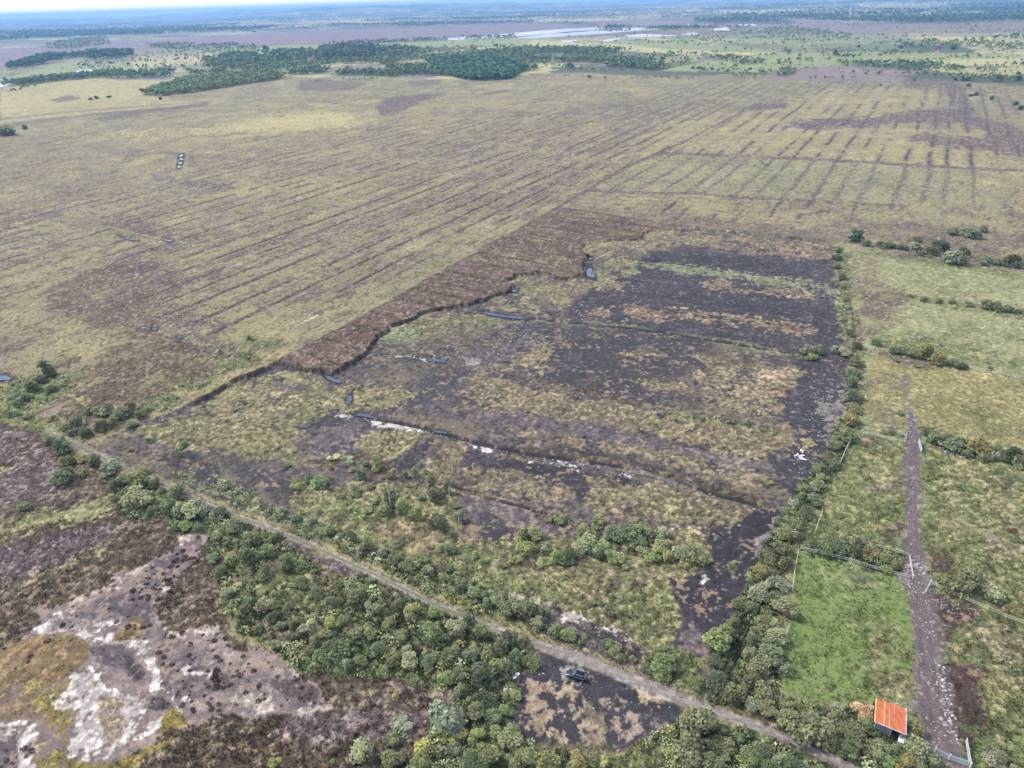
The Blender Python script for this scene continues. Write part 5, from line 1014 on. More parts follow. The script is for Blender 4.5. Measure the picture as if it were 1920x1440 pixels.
# ------------------------------------------------------------------ helpers for built things
def mb(): return bmesh.new()
def box(b, c, s, rot=None, mi=0):
    r = bmesh.ops.create_cube(b, size=1)['verts']
    for q in r:
        p = Vector((q.co.x*s[0], q.co.y*s[1], q.co.z*s[2]))
        if rot is not None: p = rot @ p
        q.co = p + Vector(c)
    for f in {f for q in r for f in q.link_faces}: f.material_index = mi
    return r
def fin(b, name, mat, parent=None, bev=0, smooth=False):
    if bev: bmesh.ops.bevel(b, geom=list(b.edges), offset=bev, segments=2, affect='EDGES')
    me = bpy.data.meshes.new(name); b.normal_update(); b.to_mesh(me); b.free()
    if smooth:
        for f in me.polygons: f.use_smooth = True
    return link(name, me, mat, parent)
def beam(b, p, q, w_, h_):
    p, q = Vector(p), Vector(q); d = q-p; L = d.length; m = d.to_track_quat('X', 'Z').to_matrix()
    box(b, (p+q)/2, (L, w_, h_), m)
def empty(name, x, y, z=0, rz=0):
    e = bpy.data.objects.new(name, None); COL.objects.link(e); e.location = (x, y, z); e.rotation_euler = (0, 0, rz); e.empty_display_size = .5; return e
def hz(x, y): return float(height(np.array([x]), np.array([y]))[0])

# ------------------------------------------------------------------ car
def car():
    fx, fy = U1(1061, 1264); bx, by = U1(1103, 1276); rz = math.atan2(fy-by, fx-bx); cx, cy = (fx+bx)/2, (fy+by)/2
    e = empty('parked_car', cx, cy, hz(cx, cy)+.02, rz)
    tag(e, 'dark blue hatchback parked on the bare peat clearing beside the gravel road', 'car')
    paint_ = material('car_paint', (.012, .018, .045), rough=.28, spec=.6, metal=.3); glass = material('car_glass', (.02, .03, .035), rough=.05, spec=.9)
    tyre = material('tyre', (.012, .012, .013), rough=.85); rim = material('rim', (.35, .36, .38), rough=.3, metal=.8); lamp = material('headlight', (.7, .72, .75), rough=.1, spec=.8); red = material('tail_light', (.35, .01, .015), rough=.2); chrome = material('trim', (.6, .62, .65), rough=.2, metal=.7); plate = material('number_plate', (.7, .7, .62))
    # sections along x: (x, half width, z bottom, z shoulder)
    sec = [(2.22, .62, .38, .55), (2.12, .76, .30, .68), (1.85, .86, .27, .80), (1.2, .90, .26, .92), (.75, .905, .26, .97), (-.6, .91, .26, 1.0), (-1.6, .90, .27, 1.02), (-2.0, .84, .30, .98), (-2.16, .74, .40, .86)]
    b = mb(); rings = []
    for x, w_, z0, z1 in sec:
        pts = [(-w_*.92, z0), (-w_, z0+.18), (-w_, z1-.16), (-w_*.93, z1-.03), (-w_*.6, z1+.02), (0, z1+.035), (w_*.6, z1+.02), (w_*.93, z1-.03), (w_, z1-.16), (w_, z0+.18), (w_*.92, z0)]
        rings.append([b.verts.new((x, p[0], p[1])) for p in pts])
    n = len(rings[0])
    for i in range(len(rings)-1):
        for k in range(n): b.faces.new((rings[i][k], rings[i][(k+1) % n], rings[i+1][(k+1) % n], rings[i+1][k]))
    b.faces.new(rings[0]); b.faces.new(rings[-1][::-1]); bmesh.ops.recalc_face_normals(b, faces=b.faces)
    body = fin(b, 'body', paint_, e, smooth=True)
    # cabin: glass below, roof above
    def loft(secs, name, mat, par):
        b = mb(); rg = [[b.verts.new(p) for p in s_] for s_ in secs]; n = len(rg[0])
        for i in range(len(rg)-1):
            for k in range(n-1): b.faces.new((rg[i][k], rg[i][k+1], rg[i+1][k+1], rg[i+1][k]))
        bmesh.ops.recalc_face_normals(b, faces=b.faces); return fin(b, name, mat, par)
    def quad(name, pts, mat):
        b = mb(); vs = [b.verts.new(p) for p in pts]; b.faces.new(vs)
        r = bmesh.ops.extrude_face_region(b, geom=list(b.faces)); c = sum((Vector(p) for p in pts), Vector())/len(pts); cc = Vector((-.4, 0, .9)); dd = (cc-c).normalized()*.03
        for q in r['geom']:
            if isinstance(q, bmesh.types.BMVert): q.co += dd
        bmesh.ops.recalc_face_normals(b, faces=b.faces); return fin(b, name, mat, e)
    zr, zs = 1.44, .98
    A = [(1.0, .78, zs), (.22, .62, zr-.02), (-1.45, .60, zr-.05), (-2.02, .72, 1.0)]     # side outline of the cabin, left
    quad('windscreen', [(1.0, .74, zs), (1.0, -.74, zs), (.24, -.60, zr-.03), (.24, .60, zr-.03)], glass)
    quad('rear_window', [(-1.52, .56, zr-.08), (-1.52, -.56, zr-.08), (-2.0, -.66, 1.04), (-2.0, .66, 1.04)], glass)
    for s_ in (1, -1):
        quad('side_window', [(.86, s_*.82, zs+.01), (.2, s_*.645, zr-.06), (-.42, s_*.645, zr-.06), (-.42, s_*.84, zs+.01)], glass)
        quad('side_window', [(-.50, s_*.84, zs+.01), (-.50, s_*.645, zr-.06), (-1.38, s_*.63, zr-.08), (-1.72, s_*.78, zs+.03)], glass)
        b = mb(); beam(b, (1.0, s_*.80, zs), (.2, s_*.66, zr-.03), .07, .05); beam(b, (-.46, s_*.87, zs), (-.46, s_*.655, zr-.03), .06, .08); beam(b, (-1.45, s_*.64, zr-.06), (-1.95, s_*.78, .98), .09, .14)
        fin(b, 'pillar', paint_, e, bev=.01)
        b = mb(); beam(b, (.9, s_*.895, zs-.01), (-1.7, s_*.895, zs+.02), .025, .03); fin(b, 'window_trim', chrome, e)
        b = mb(); beam(b, (.1, s_*.62, zr+.03), (-1.35, s_*.60, zr+.01), .04, .035); fin(b, 'roof_rail', chrome, e)
        b = mb(); box(b, (.72, s_*1.0, 1.02), (.14, .2, .13)); fin(b, 'mirror', paint_, e, bev=.03)
        b = mb(); box(b, (2.05, s_*.6, .66), (.22, .3, .13)); fin(b, 'headlight', lamp, e, bev=.03)
        b = mb(); box(b, (-2.07, s_*.66, .84), (.16, .2, .2)); fin(b, 'tail_light', red, e, bev=.02)
        for x in (1.38, -1.32):
            b = mb(); bmesh.ops.create_cone(b, cap_ends=True, segments=24, radius1=.33, radius2=.33, depth=.22, matrix=Matrix.Translation((x, s_*.82, .33)) @ Matrix.Rotation(math.pi/2, 4, 'X'))
            wh = fin(b, 'wheel', tyre, e, bev=.03)
            b = mb(); bmesh.ops.create_cone(b, cap_ends=True, segments=18, radius1=.21, radius2=.19, depth=.03, matrix=Matrix.Translation((x, s_*.94, .33)) @ Matrix.Rotation(math.pi/2, 4, 'X'))
            fin(b, 'rim', rim, wh)
    b = mb(); xs = [.24, -.3, -.9, -1.52]; rg = []
    for x, zz in zip(xs, (zr-.02, zr+.02, zr+.01, zr-.06)): rg.append([b.verts.new((x, y_, zz+(.035 if abs(y_) < .4 else 0) - (.03 if abs(y_) > .62 else 0))) for y_ in (-.66, -.55, -.25, 0, .25, .55, .66)])
    for i in range(3):
        for k in range(6): b.faces.new((rg[i][k], rg[i][k+1], rg[i+1][k+1], rg[i+1][k]))
    bmesh.ops.solidify(b, geom=list(b.faces), thickness=.04); bmesh.ops.recalc_face_normals(b, faces=b.faces); fin(b, 'roof', paint_, e)
    b = mb(); box(b, (-2.17, 0, .62), (.02, .5, .11)); fin(b, 'number_plate', plate, e)
    b = mb(); box(b, (2.2, 0, .52), (.06, .7, .16)); fin(b, 'grille', tyre, e, bev=.01)
car()

# ------------------------------------------------------------------ shed
def shed():
    Z = 2.9
    P = [U1(1643, 1310, Z+.5), U1(1699, 1328, Z-.1), U1(1699, 1378, Z-.4), U1(1640, 1353, Z+.2)]
    zt = [Z+.5, Z-.1, Z-.4, Z+.2]; zt = [3.2, 2.9, 2.6, 2.9]
    P = [U1(u_, v_, z_) for (u_, v_), z_ in zip([(1643, 1310), (1699, 1328), (1699, 1378), (1640, 1353)], zt)]
    cx = sum(p[0] for p in P)/4; cy = sum(p[1] for p in P)/4; e = empty('shed', cx, cy, 0)
    tag(e, 'small animal shed with a rusty orange corrugated roof beside the farm track', 'shed')
    rust = bpy.data.materials.new('rusty_sheet'); rust.use_nodes = True; nt = rust.node_tree; b_ = nt.nodes['Principled BSDF']; b_.inputs['Roughness'].default_value = .8
    tc = nt.nodes.new('ShaderNodeTexCoord'); nz = nt.nodes.new('ShaderNodeTexNoise'); nz.inputs['Scale'].default_value = 1.6; nz.inputs['Detail'].default_value = 6
    mp = nt.nodes.new('ShaderNodeMapping'); mp.inputs['Scale'].default_value = (2.4, .5, 1); rp = nt.nodes.new('ShaderNodeValToRGB')
    rp.color_ramp.elements[0].position = .32; rp.color_ramp.elements[0].color = (.28, .065, .03, 1); rp.color_ramp.elements[1].position = .7; rp.color_ramp.elements[1].color = (.50, .15, .06, 1)
    nt.links.new(tc.outputs['Object'], mp.inputs[0]); nt.links.new(mp.outputs[0], nz.inputs[0]); nt.links.new(nz.outputs[0], rp.inputs[0]); nt.links.new(rp.outputs[0], b_.inputs['Base Color'])
    L = [Vector((p[0]-cx, p[1]-cy, z_)) for p, z_ in zip(P, zt)]
    def bil(s, t): return (L[0]*(1-s)+L[1]*s)*(1-t)+(L[3]*(1-s)+L[2]*s)*t
    nU, nV = 156, 10; V = []; 
    for j in range(nV+1):
        for i in range(nU+1):
            p = bil(i/nU, j/nV); V.append((p.x, p.y, p.z+.022*math.cos(i*math.pi/2*1.0)+(.012 if (j > 4) else 0)))
    Fq = [(j*(nU+1)+i, j*(nU+1)+i+1, (j+1)*(nU+1)+i+1, (j+1)*(nU+1)+i) for j in range(nV) for i in range(nU)]
    me = bpy.data.meshes.new('roof'); me.from_pydata(V, [], [f[::-1] for f in Fq]); me.update(); rf = link('roof', me, rust, e)
    pale = material('weathered_strip', (.55, .4, .16), rough=.7, noise=[(3, .2)]); grey = material('bare_sheet', (.36, .34, .36), rough=.55, noise=[(2, .25)]); dark = material('red_oxide_wall', (.16, .06, .045), noise=[(1.5, .35)])
    for s_, w_ in ((.295, .10), (.465, .05), (.62, .02)):
        b = mb(); beam(b, bil(s_, .0)+Vector((0, 0, .035)), bil(s_, 1)+Vector((0, 0, .04)), w_, .02); fin(b, 'lap_strip', pale, rf)
    for a, c in ((0, 3), (1, 2), (3, 2)):
        b = mb(); beam(b, L[a]+Vector((0, 0, .0)), L[c]+Vector((0, 0, 0)), .16, .09); fin(b, 'barge_board', grey if (a, c) != (0, 3) else pale, rf)
    ins = [L[i]*.96 for i in range(4)]
    for k, (a, c) in enumerate(((0, 1), (1, 2), (2, 3), (3, 0))):
        b = mb(); p, q = ins[a].copy(), ins[c].copy(); off = .05
        vs = []
        n = 14
        for s0, s1 in ([(.0, .12), (.45, 1.0)] if k == 2 else [(0, 1)]):      # open front: side panels only
            b = mb()
            m_ = max(2, int(n*(s1-s0)*2)); prev = None
            for i in range(m_+1):
                t = s0+(s1-s0)*i/m_; w0 = p.lerp(q, t); nrm = Vector((q.y-p.y, p.x-q.x, 0)).normalized()*(.02 if i % 2 else -.02)
                lo = b.verts.new((w0.x+nrm.x, w0.y+nrm.y, 0)); hi = b.verts.new((w0.x+nrm.x, w0.y+nrm.y, w0.z-.12))
                if prev: b.faces.new((prev[0], lo, hi, prev[1]))
                prev = (lo, hi)
            bmesh.ops.solidify(b, geom=list(b.faces), thickness=.03); fin(b, 'wall', dark if k in (3, 0) else grey, e)
    for t_ in (.12, .45, .97):
        p = ins[2].lerp(ins[3], t_); b = mb(); beam(b, (p.x, p.y, -.2), (p.x, p.y, p.z-.1), .14, .14); fin(b, 'post', grey, e)
    # white water tank against the front
    x, y = U1(1692, 1396); t = empty('water_tank', x, y, 0, math.atan2(P[2][1]-P[3][1], P[2][0]-P[3][0]))
    tag(t, 'white box shaped water tank standing at the front of the red roofed shed', 'tank')
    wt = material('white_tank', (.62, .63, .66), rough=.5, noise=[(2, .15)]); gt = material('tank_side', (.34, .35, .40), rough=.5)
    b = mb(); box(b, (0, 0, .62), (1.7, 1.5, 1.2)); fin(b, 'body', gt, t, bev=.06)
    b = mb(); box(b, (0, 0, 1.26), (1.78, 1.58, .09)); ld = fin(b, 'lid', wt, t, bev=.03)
    b = mb(); bmesh.ops.create_cone(b, cap_ends=True, segments=20, radius1=.22, radius2=.2, depth=.08, matrix=Matrix.Translation((.4, .3, 1.34))); fin(b, 'cap', gt, ld)
    b = mb(); box(b, (0, -.79, .8), (1.6, .03, .07)); box(b, (0, -.79, .45), (1.6, .03, .07)); fin(b, 'band', wt, t)
    # straw heap
    hx, hy = U1(1619, 1334); rng = np.random.default_rng(5); V = []; Fq = []; n = 30
    for j in range(n):
        for i in range(n*2):
            a = i/(n*2)*6.2832; r = j/(n-1); nn = .9+.22*math.sin(a*3+1)+.12*math.sin(a*5); z = (1-r**2)*.85*(.8+.4*rng.random())
            V.append((2.6*r*nn*math.cos(a)+rng.normal()*.05, 2.3*r*nn*math.sin(a)+rng.normal()*.05, z-.03))
    for j in range(n-1):
        for i in range(n*2): i2 = (i+1) % (n*2); Fq.append((j*n*2+i, j*n*2+i2, (j+1)*n*2+i2, (j+1)*n*2+i))
    me = bpy.data.meshes.new('manure_heap'); me.from_pydata(V, [], Fq); me.update(); me.flip_normals() if me.polygons[len(me.polygons)//2].normal.z < 0 else None
    o = link('manure_heap', me, material('straw', tuple(S2L((196, 166, 132))*.75), noise=[(5, .3), (1.2, .2)])); o.location = (hx, hy, 0)
    tag(o, 'low heap of pale tan straw manure beside the red roofed shed', 'heap')
shed()

# ------------------------------------------------------------------ rail fences
white = material('white_rail', (.50, .50, .47), rough=.7, noise=[(2, .15)]); cream = material('cream_rail', (.52, .50, .38), rough=.8, noise=[(2, .2)]); galv = material('galvanised', (.50, .54, .58), rough=.45, metal=.35, noise=[(3, .15)])
def fence(pts, label, mat, rails=(.65, 1.15), gap=4.5, th=.075):
    XY = W(pts); e = empty('rail_fence', *XY[0]); tag(e, label, 'fence', 'white rail fences of the pastures'); x0, y0 = XY[0]
    P = []
    for (ax, ay), (bx, by) in zip(XY[:-1], XY[1:]):
        n = max(1, round(math.hypot(bx-ax, by-ay)/gap))
        for k in range(n): P.append((ax+(bx-ax)*k/n, ay+(by-ay)*k/n))
    P.append(XY[-1]); H_ = height(np.array([p[0] for p in P]), np.array([p[1] for p in P])); P = [(x-x0, y-y0, float(h)) for (x, y), h in zip(P, H_)]
    for z in rails:
        b = mb()
        for p, q in zip(P[:-1], P[1:]): beam(b, (p[0], p[1], p[2]+z+random.uniform(-.02, .02)), (q[0], q[1], q[2]+z+random.uniform(-.02, .02)), .05, th)
        fin(b, 'rail', mat, e)
    for p in P[:95]:
        b = mb(); box(b, (p[0], p[1]+.0, p[2]+.6), (.11, .11, 1.4)); fin(b, 'post', mat, e)
fence([(1590,463),(1680,474),(1780,489),(1920,511),(2050,532)], 'long white rail fence along the north side of the upper pasture', white)
fence([(1638,655),(1690,665),(1752,679),(1830,695),(1920,711),(2080,738)], 'long white rail fence between the two upper pastures', white, th=.09)
fence([(1618,653),(1638,654),(1636,660)], 'short white rail fence at the corner above the eastern hedge', white, rails=(.5, .85, 1.2))
fence([(1623,795),(1650,800),(1678,805)], 'white rail fence north of the small ditch west of the track', white)
fence([(1614,813),(1640,819),(1668,825),(1697,829)], 'white rail fence south of the small ditch west of the track', white, th=.09)
fence([(1697,829),(1698,818)], 'stub of white fence closing the ditch beside the farm track', white)
fence([(1600,817),(1584,848),(1571,880)], 'cream rail fence running down inside the eastern hedge', cream)
fence([(1541,962),(1534,982),(1528,1000)], 'short cream fence along the west edge of the ochre pasture', cream)
fence([(1598,1018),(1630,1025),(1660,1033),(1704,1045)], 'white rail fence north of the hedge strip by the bright paddock', white, th=.09)
fence([(1704,1045),(1707,1064),(1711,1086)], 'white rail fence facing the farm track at the hedge strip', white, rails=(.4, .75, 1.15))
fence([(1500,1032),(1560,1046),(1630,1066),(1668,1077),(1711,1087)], 'white rail fence along the top of the bright green paddock', white, th=.09)
fence([(1496,1038),(1489,1075),(1485,1108)], 'white rail fence down the west side of the bright green paddock', white)
fence([(1478,1178),(1471,1205),(1455,1227)], 'leaning wire fence beside the hedge of the bright green paddock', white, rails=(1.0,), th=.06)
fence([(1746,1098),(1800,1124),(1850,1145),(1920,1172),(2000,1200)], 'pale rail fence in front of the hedge east of the gate', cream)
def gate(a, b_, label, h=1.25, bars=6, z0=.12, solid=False):
    (ax, ay), (bx, by) = U1(*a), U1(*b_); e = empty('metal_gate', ax, ay, hz(ax, ay)); tag(e, label, 'gate', 'galvanised metal gates'); q = (bx-ax, by-ay)
    for k in range(bars):
        b = mb(); z = z0+(h-z0)*k/(bars-1); beam(b, (0, 0, z), (q[0], q[1], z), .05, .17 if solid else .06); fin(b, 'bar', galv, e)
    for t_ in (0, .5, 1):
        b = mb(); beam(b, (q[0]*t_, q[1]*t_, 0), (q[0]*t_, q[1]*t_, h+.04), .09, .09); fin(b, 'upright', galv, e)
    b = mb(); beam(b, (0, 0, z0), (q[0]*.5, q[1]*.5, h), .03, .05); fin(b, 'brace', galv, e)
    for px_ in ((-.02, 0),):
        n = Vector((q[0], q[1], 0)).normalized()*.18; b = mb(); box(b, (-n.x, -n.y, .65), (.2, .2, 1.6)); fin(b, 'post', white, e)
gate((1722,831), (1727,849), 'open metal gate beside the stony part of the farm track', h=1.35, solid=True)
gate((1743,1097), (1732,1116), 'metal gate swung open where the farm track meets the hedge')
gate((1754,1413), (1781,1425), 'western of the two linked metal gates closing the bottom of the track', h=1.2, solid=True)
gate((1781,1425), (1818,1438), 'eastern of the two linked metal gates closing the bottom of the track', h=1.2, solid=True)
gate((1818,1438), (1810,1392), 'metal gate standing open along the grass at the bottom of the track', h=1.2, solid=True)

# ------------------------------------------------------------------ horse
def skinned(name, chains, mat, parent=None, sub=1):
    b = mb(); sk = b.verts.layers.skin.verify(); idx = {}
    first = True
    for ch in chains:
        prev = None
        for p in ch:
            key = tuple(round(q, 4) for q in p[:3])
            if key not in idx:
                v = b.verts.new(key); idx[key] = v; v[sk].radius = (p[3], p[4] if len(p) > 4 else p[3]); v[sk].use_root = first; first = False
            v = idx[key]
            if prev is not None and prev is not v and not b.edges.get((prev, v)): b.edges.new((prev, v))
            prev = v
    me = bpy.data.meshes.new(name); b.to_mesh(me); b.free(); o = link(name, me, mat, parent)
    m_ = o.modifiers.new('skin', 'SKIN'); m_.use_smooth_shade = True; s_ = o.modifiers.new('sub', 'SUBSURF'); s_.levels = s_.render_levels = sub
    return o
def horse():
    x, y = U1(1897, 997); e = empty('horse', x, y, hz(x, y), R(176)); e.scale = (.95, .95, .95)
    tag(e, 'chestnut horse with dark tail and legs grazing on the rough pasture', 'horse')
    coat = material('chestnut_coat', (.20, .065, .04), noise=[(2, .2)]); dk = material('dark_hair', (.03, .02, .015))
    W_ = (0, 0, 1.2)
    ch = [[(-.05, 0, 1.17, .31, .34), (-.5, 0, 1.2, .33, .34), (-.85, 0, 1.2, .26, .28), (-1.0, 0, 1.12, .12)],
          [(-.05, 0, 1.17, .31, .34), (.4, 0, 1.18, .31, .34), (.72, 0, 1.15, .25, .26), (1.02, 0, .98, .18, .15), (1.3, 0, .72, .14, .12), (1.48, 0, .46, .12, .11), (1.56, 0, .28, .09, .09), (1.6, 0, .12, .065)]]
    for s_ in (1, -1):
        k = .1*s_
        ch.append([(.4, 0, 1.18, .31, .34), (.5+k, .17*s_, .92, .14), (.52+k, .18*s_, .58, .075), (.50+k*1.4, .18*s_, .52, .07), (.49+k*1.6, .18*s_, .12, .045), (.53+k*1.6, .18*s_, .03, .06)])
        ch.append([(-.85, 0, 1.2, .26, .28), (-.78-k, .18*s_, .92, .18), (-.66-k, .19*s_, .72, .11), (-.92-k*1.3, .19*s_, .5, .065), (-.88-k*1.5, .19*s_, .13, .045), (-.82-k*1.5, .19*s_, .03, .06)])
    skinned('body', ch, coat, e, 2)
    skinned('tail', [[(-1.0, 0, 1.16, .06), (-1.14, 0, 1.0, .08), (-1.2, .03, .7, .09), (-1.18, .04, .35, .05)]], dk, e, 1)
    skinned('mane', [[(.72, 0, 1.38, .05), (1.05, 0, 1.16, .07), (1.34, 0, .86, .06), (1.52, 0, .6, .04)]], dk, e, 1)
    for s_ in (1, -1):
        b = mb(); bmesh.ops.create_cone(b, cap_ends=True, segments=8, radius1=.045, radius2=.005, depth=.17, matrix=Matrix.Translation((1.42, .08*s_, .66)) @ Matrix.Rotation(R(-30), 4, 'Y')); fin(b, 'ear', coat, e)
horse()

# ------------------------------------------------------------------ white bags on the peat
bagm = material('white_plastic', (.74, .74, .78), rough=.4)
for (u_, v_, L_, a_), lb in zip([(1503, 855, 2.1, .05), (1505, 861, 2.2, -.7), (1495, 853, .9, 0), (1502, 845, .7, .1), (1505, 848, .5, 0)],
        ['long white plastic sack lying across the dark peat', 'bent white plastic sack lying nearest the camera on the peat', 'small white plastic scrap beside the long sack', 'white plastic scrap at the foot of the yellow tussock', 'tiny white scrap between the tussock and the sacks']):
    x, y = U1(u_, v_); b = mb(); bmesh.ops.create_icosphere(b, subdivisions=3, radius=.5)
    for q in b.verts:
        p = q.co; f_ = 1+.25*math.sin(p.x*9+u_)+.12*math.sin(p.y*13+p.x*7); q.co = Vector((p.x*L_, (p.y*.75+.12*math.sin(p.x*5))*f_, max(p.z, -.18)*.55*f_))
    o = fin(b, 'plastic_sack', bagm, smooth=True); o.location = (x, y, hz(x, y)+.12); o.rotation_euler = (0, 0, a_); tag(o, lb, 'sack', 'white plastic sacks on the peat')
# white sacks at the thicket edge near the car
for k, (u_, v_) in enumerate([(970, 1266), (965, 1270), (947, 1293), (957, 1294)]):
    x, y = U1(u_, v_); b = mb(); bmesh.ops.create_icosphere(b, subdivisions=3, radius=.35)
    for q in b.verts: p = q.co; q.co = Vector((p.x*1.3*(1+.3*math.sin(p.z*8+k)), p.y*(1+.3*math.sin(p.x*9+k)), p.z*.7))
    o = fin(b, 'rubbish_bag', bagm, smooth=True); o.location = (x, y, hz(x, y)+.22); o.rotation_euler = (0, 0, k)
    tag(o, ['white dumped rubbish bag, farther of the upper pair at the clearing edge', 'white dumped rubbish bag, closer of the upper pair at the clearing edge', 'white dumped rubbish bag under the big bush west of the car', 'white dumped rubbish bag just beside the clearing west of the car'][k], 'rubbish bag', 'dumped bags at the clearing edge')

# ------------------------------------------------------------------ stones
def stones():
    rng = RNG; U_, V_, S_ = [], [], []
    def line(pts, n, sp, s0=.08, s1=.22):
        for i in range(n):
            k = rng.integers(0, len(pts)-1); t = rng.random(); a, b = pts[k], pts[k+1]; U_.append(a[0]+(b[0]-a[0])*t+rng.normal()*sp); V_.append(a[1]+(b[1]-a[1])*t+rng.normal()*sp*.7); S_.append(s0+(s1-s0)*rng.random()**2)
    line([(1714,780),(1711,870),(1713,960),(1716,1060)], 110, 9); line([(1712,775),(1712,815)], 50, 7, .15, .35); line([(1716,1060),(1728,1130),(1746,1260),(1775,1430)], 260, 17)
    line([(1700,1060),(1735,1068)], 60, 7, .15, .45); line([(1690,1090),(1720,1110)], 90, 14); line([(1762,1255),(1772,1330),(1785,1380)], 90, 7, .15, .4); line([(1745,1120),(1820,1150)], 110, 13)
    line([(1765,840),(1800,852)], 60, 5, .2, .35); line([(640,776),(700,792),(800,806),(900,834),(1000,858),(1180,895)], 190, 6, .1, .3); line([(1060,1160),(1180,1198)], 40, 9, .1, .25)
    line([(1020,1190),(1200,1262),(1330,1320)], 120, 16); line([(1000,560),(1200,580)], 60, 30, .2, .35); line([(740,610),(980,620),(820,690)], 240, 30, .18, .45); line([(950,730),(1400,800),(1380,720)], 140, 30, .15, .35); line([(1520,720),(1560,800),(1500,880)], 150, 20, .15, .35); line([(1000,1250),(1180,1340)], 70, 40, .08, .2)
    line([(310,550),(380,600),(360,640)], 140, 26, .2, .45); line([(60,1090),(420,1300)], 0, 30)
    P = unp(U_, V_); h = height(P[:, 0], P[:, 1]); n = len(P)
    b = mb(); bmesh.ops.create_icosphere(b, subdivisions=1, radius=1); b.verts.ensure_lookup_table(); bv = np.array([v.co[:] for v in b.verts]); bf = np.array([[v.index for v in f.verts] for f in b.faces]); b.free()
    s = np.array(S_)[:, None, None]; jit = 1+.3*rng.normal(size=(n, len(bv), 1)); Vv = bv[None]*s*jit*np.array([1.2, 1, .55]); Vv = Vv+np.stack([P[:, 0], P[:, 1], h+.04], 1)[:, None]
    Ff = bf[None]+(np.arange(n)*len(bv))[:, None, None]; g = S2L((196, 186, 186))*(.25+.5*rng.random(n))[:, None]; c = np.repeat(g, len(bv), 0)
    tag(link('stones', np_mesh('stones', Vv.reshape(-1, 3), Ff.reshape(-1, 3), c), M['track']), kind='stuff')
stones()
# dark heather tussocks on the dried lake bed
def tussocks():
    rng = RNG; U_ = []; 
    reg_ = [([(290,1060),(375,1010),(375,1055),(330,1090),(300,1150),(250,1150),(240,1090)], 70), ([(300,1180),(420,1190),(590,1290),(620,1330),(500,1330),(330,1345),(280,1250)], 85), ([(0,1190),(100,1150),(160,1120),(150,1190),(0,1290)], 14), ([(0,1400),(60,1400),(60,1440),(0,1440)], 8), ([(200,1140),(300,1180),(290,1215),(180,1150)], 10)]
    for pts, n in reg_:
        lo = np.min(pts, 0); hi = np.max(pts, 0); k = 0
        while k < n:
            q = lo+(hi-lo)*rng.random(2)
            if sdf_poly(np.array([q[0]]), np.array([q[1]]), pts)[0] > 0: U_.append(q); k += 1
    U_ += [(405+rng.normal()*5, 1262+rng.normal()*9) for _ in range(14)]
    U_ = np.array(U_); P = unp(U_[:, 0], U_[:, 1]); h = height(P[:, 0], P[:, 1]); m = len(P); nc = 90; r = .28+.5*rng.random(m)**2
    d = rand_dirs(m*nc, rng).reshape(m, nc, 3); d[..., 2] = np.abs(d[..., 2]); rr = r[:, None]*(.7+.4*rng.random((m, nc)))
    Pp = np.stack([P[:, 0][:, None]+d[..., 0]*rr, P[:, 1][:, None]+d[..., 1]*rr, h[:, None]+d[..., 2]*rr*.7], -1).reshape(-1, 3); nn = d.reshape(-1, 3)+.6*rng.normal(size=(m*nc, 3)); nn /= np.linalg.norm(nn, axis=1)[:, None]
    V, Fq = cards(Pp, nn, np.repeat(r*.3, nc), rng); c = S2L((84, 68, 66))*.7*(.6+.8*rng.random(m*nc))[:, None]
    tag(link('heather_tussocks', np_mesh('heather_tussocks', V, Fq, np.repeat(c, 4, 0)), M['leafc']), kind='stuff')
tussocks()

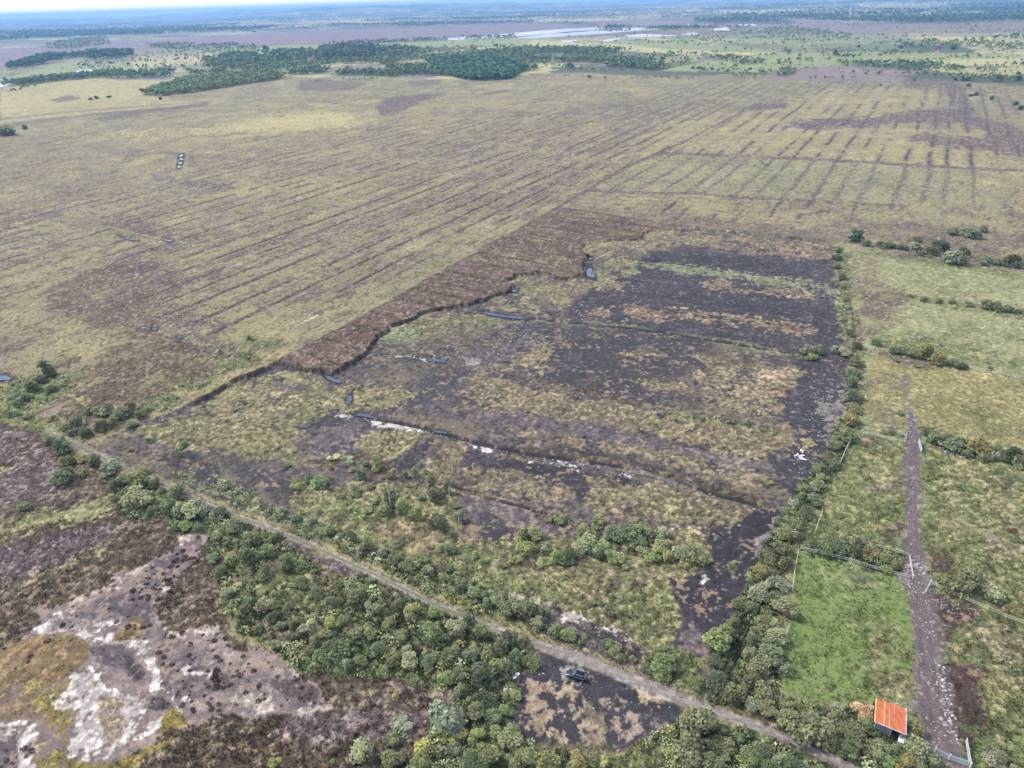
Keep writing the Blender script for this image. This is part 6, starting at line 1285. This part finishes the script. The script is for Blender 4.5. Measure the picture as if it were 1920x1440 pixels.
# ------------------------------------------------------------------ distant houses
hw = material('render_white', (.72, .71, .68)); hr = material('slate', (.10, .10, .12)); hred = material('clay_tile', (.30, .13, .10)); hwn = material('window_dark', (.05, .06, .07), rough=.2)
def house(u_, v_, w_, rz, red, label, grp, cat='house', k=1.0):
    x, y = U1(u_, v_); e = empty('farmhouse', x, y, hz(x, y), rz); tag(e, label, cat, grp); D = w_*.62; h = 4.5*k
    b = mb(); box(b, (0, 0, h/2), (w_, D, h)); fin(b, 'wall', hw, e)
    b = mb(); o_ = .4; zr = h+D*.42
    vs = [b.verts.new(p) for p in [(-w_/2-o_, -D/2-o_, h-.1), (w_/2+o_, -D/2-o_, h-.1), (w_/2+o_, D/2+o_, h-.1), (-w_/2-o_, D/2+o_, h-.1), (-w_/2-o_, 0, zr), (w_/2+o_, 0, zr)]]
    for f in ((0, 1, 5, 4), (2, 3, 4, 5), (1, 2, 5), (3, 0, 4), (3, 2, 1, 0)): b.faces.new([vs[i] for i in f])
    rf = fin(b, 'roof', hred if red else hr, e)
    b = mb(); box(b, (w_*.38, 0, zr+.3), (1, .7, 1.6)); fin(b, 'chimney', hw, rf)
    for i in range(3): b = mb(); box(b, (w_*(-.3+.3*i), -D/2-.02, h*.55), (1.3, .08, 1.3)); fin(b, 'window', hwn, e)
for a in [(583,115,16,.2,True,'pink roofed farmhouse among the trees of the near woods'), (740,104,18,.1,False,'low white farmhouse east of the pine wood'), (867,109,15,.5,False,'white gabled farmhouse at the clearing in the mixed wood'), (846,33,45,.2,False,'bright white farm building in the middle of the distant plain'),
          (1755,101,14,.4,True,'small pale house in the fields behind the ditched bog')]: house(*a, 'farmhouses around the woods')
rg_ = random.Random(4); far_h = []
for k in range(62):
    u_ = rg_.uniform(1030, 1640) if k < 44 else rg_.uniform(300, 1000); v_ = rg_.uniform(6, 26) if k < 44 else rg_.uniform(26, 36)-u_*.014
    v_ += max(0, (1030-u_))*.012
    far_h.append((u_, v_))
far_h.sort()
for k, (u_, v_) in enumerate(far_h):
    zone = 'western' if u_ < 1030 else 'eastern'; n_ = k if u_ < 1030 else k-sum(1 for q in far_h if q[0] < 1030)
    lab = f'{ORD[n_]} pale house from the west on the far plain' if u_ < 1030 else f'{ORD[n_]} white house from the west end of the distant town'
    house(u_, v_, rg_.uniform(16, 34), rg_.uniform(-.6, .6), False, lab, 'far houses of the plain' if u_ < 1030 else 'houses of the distant town', k=1.5)
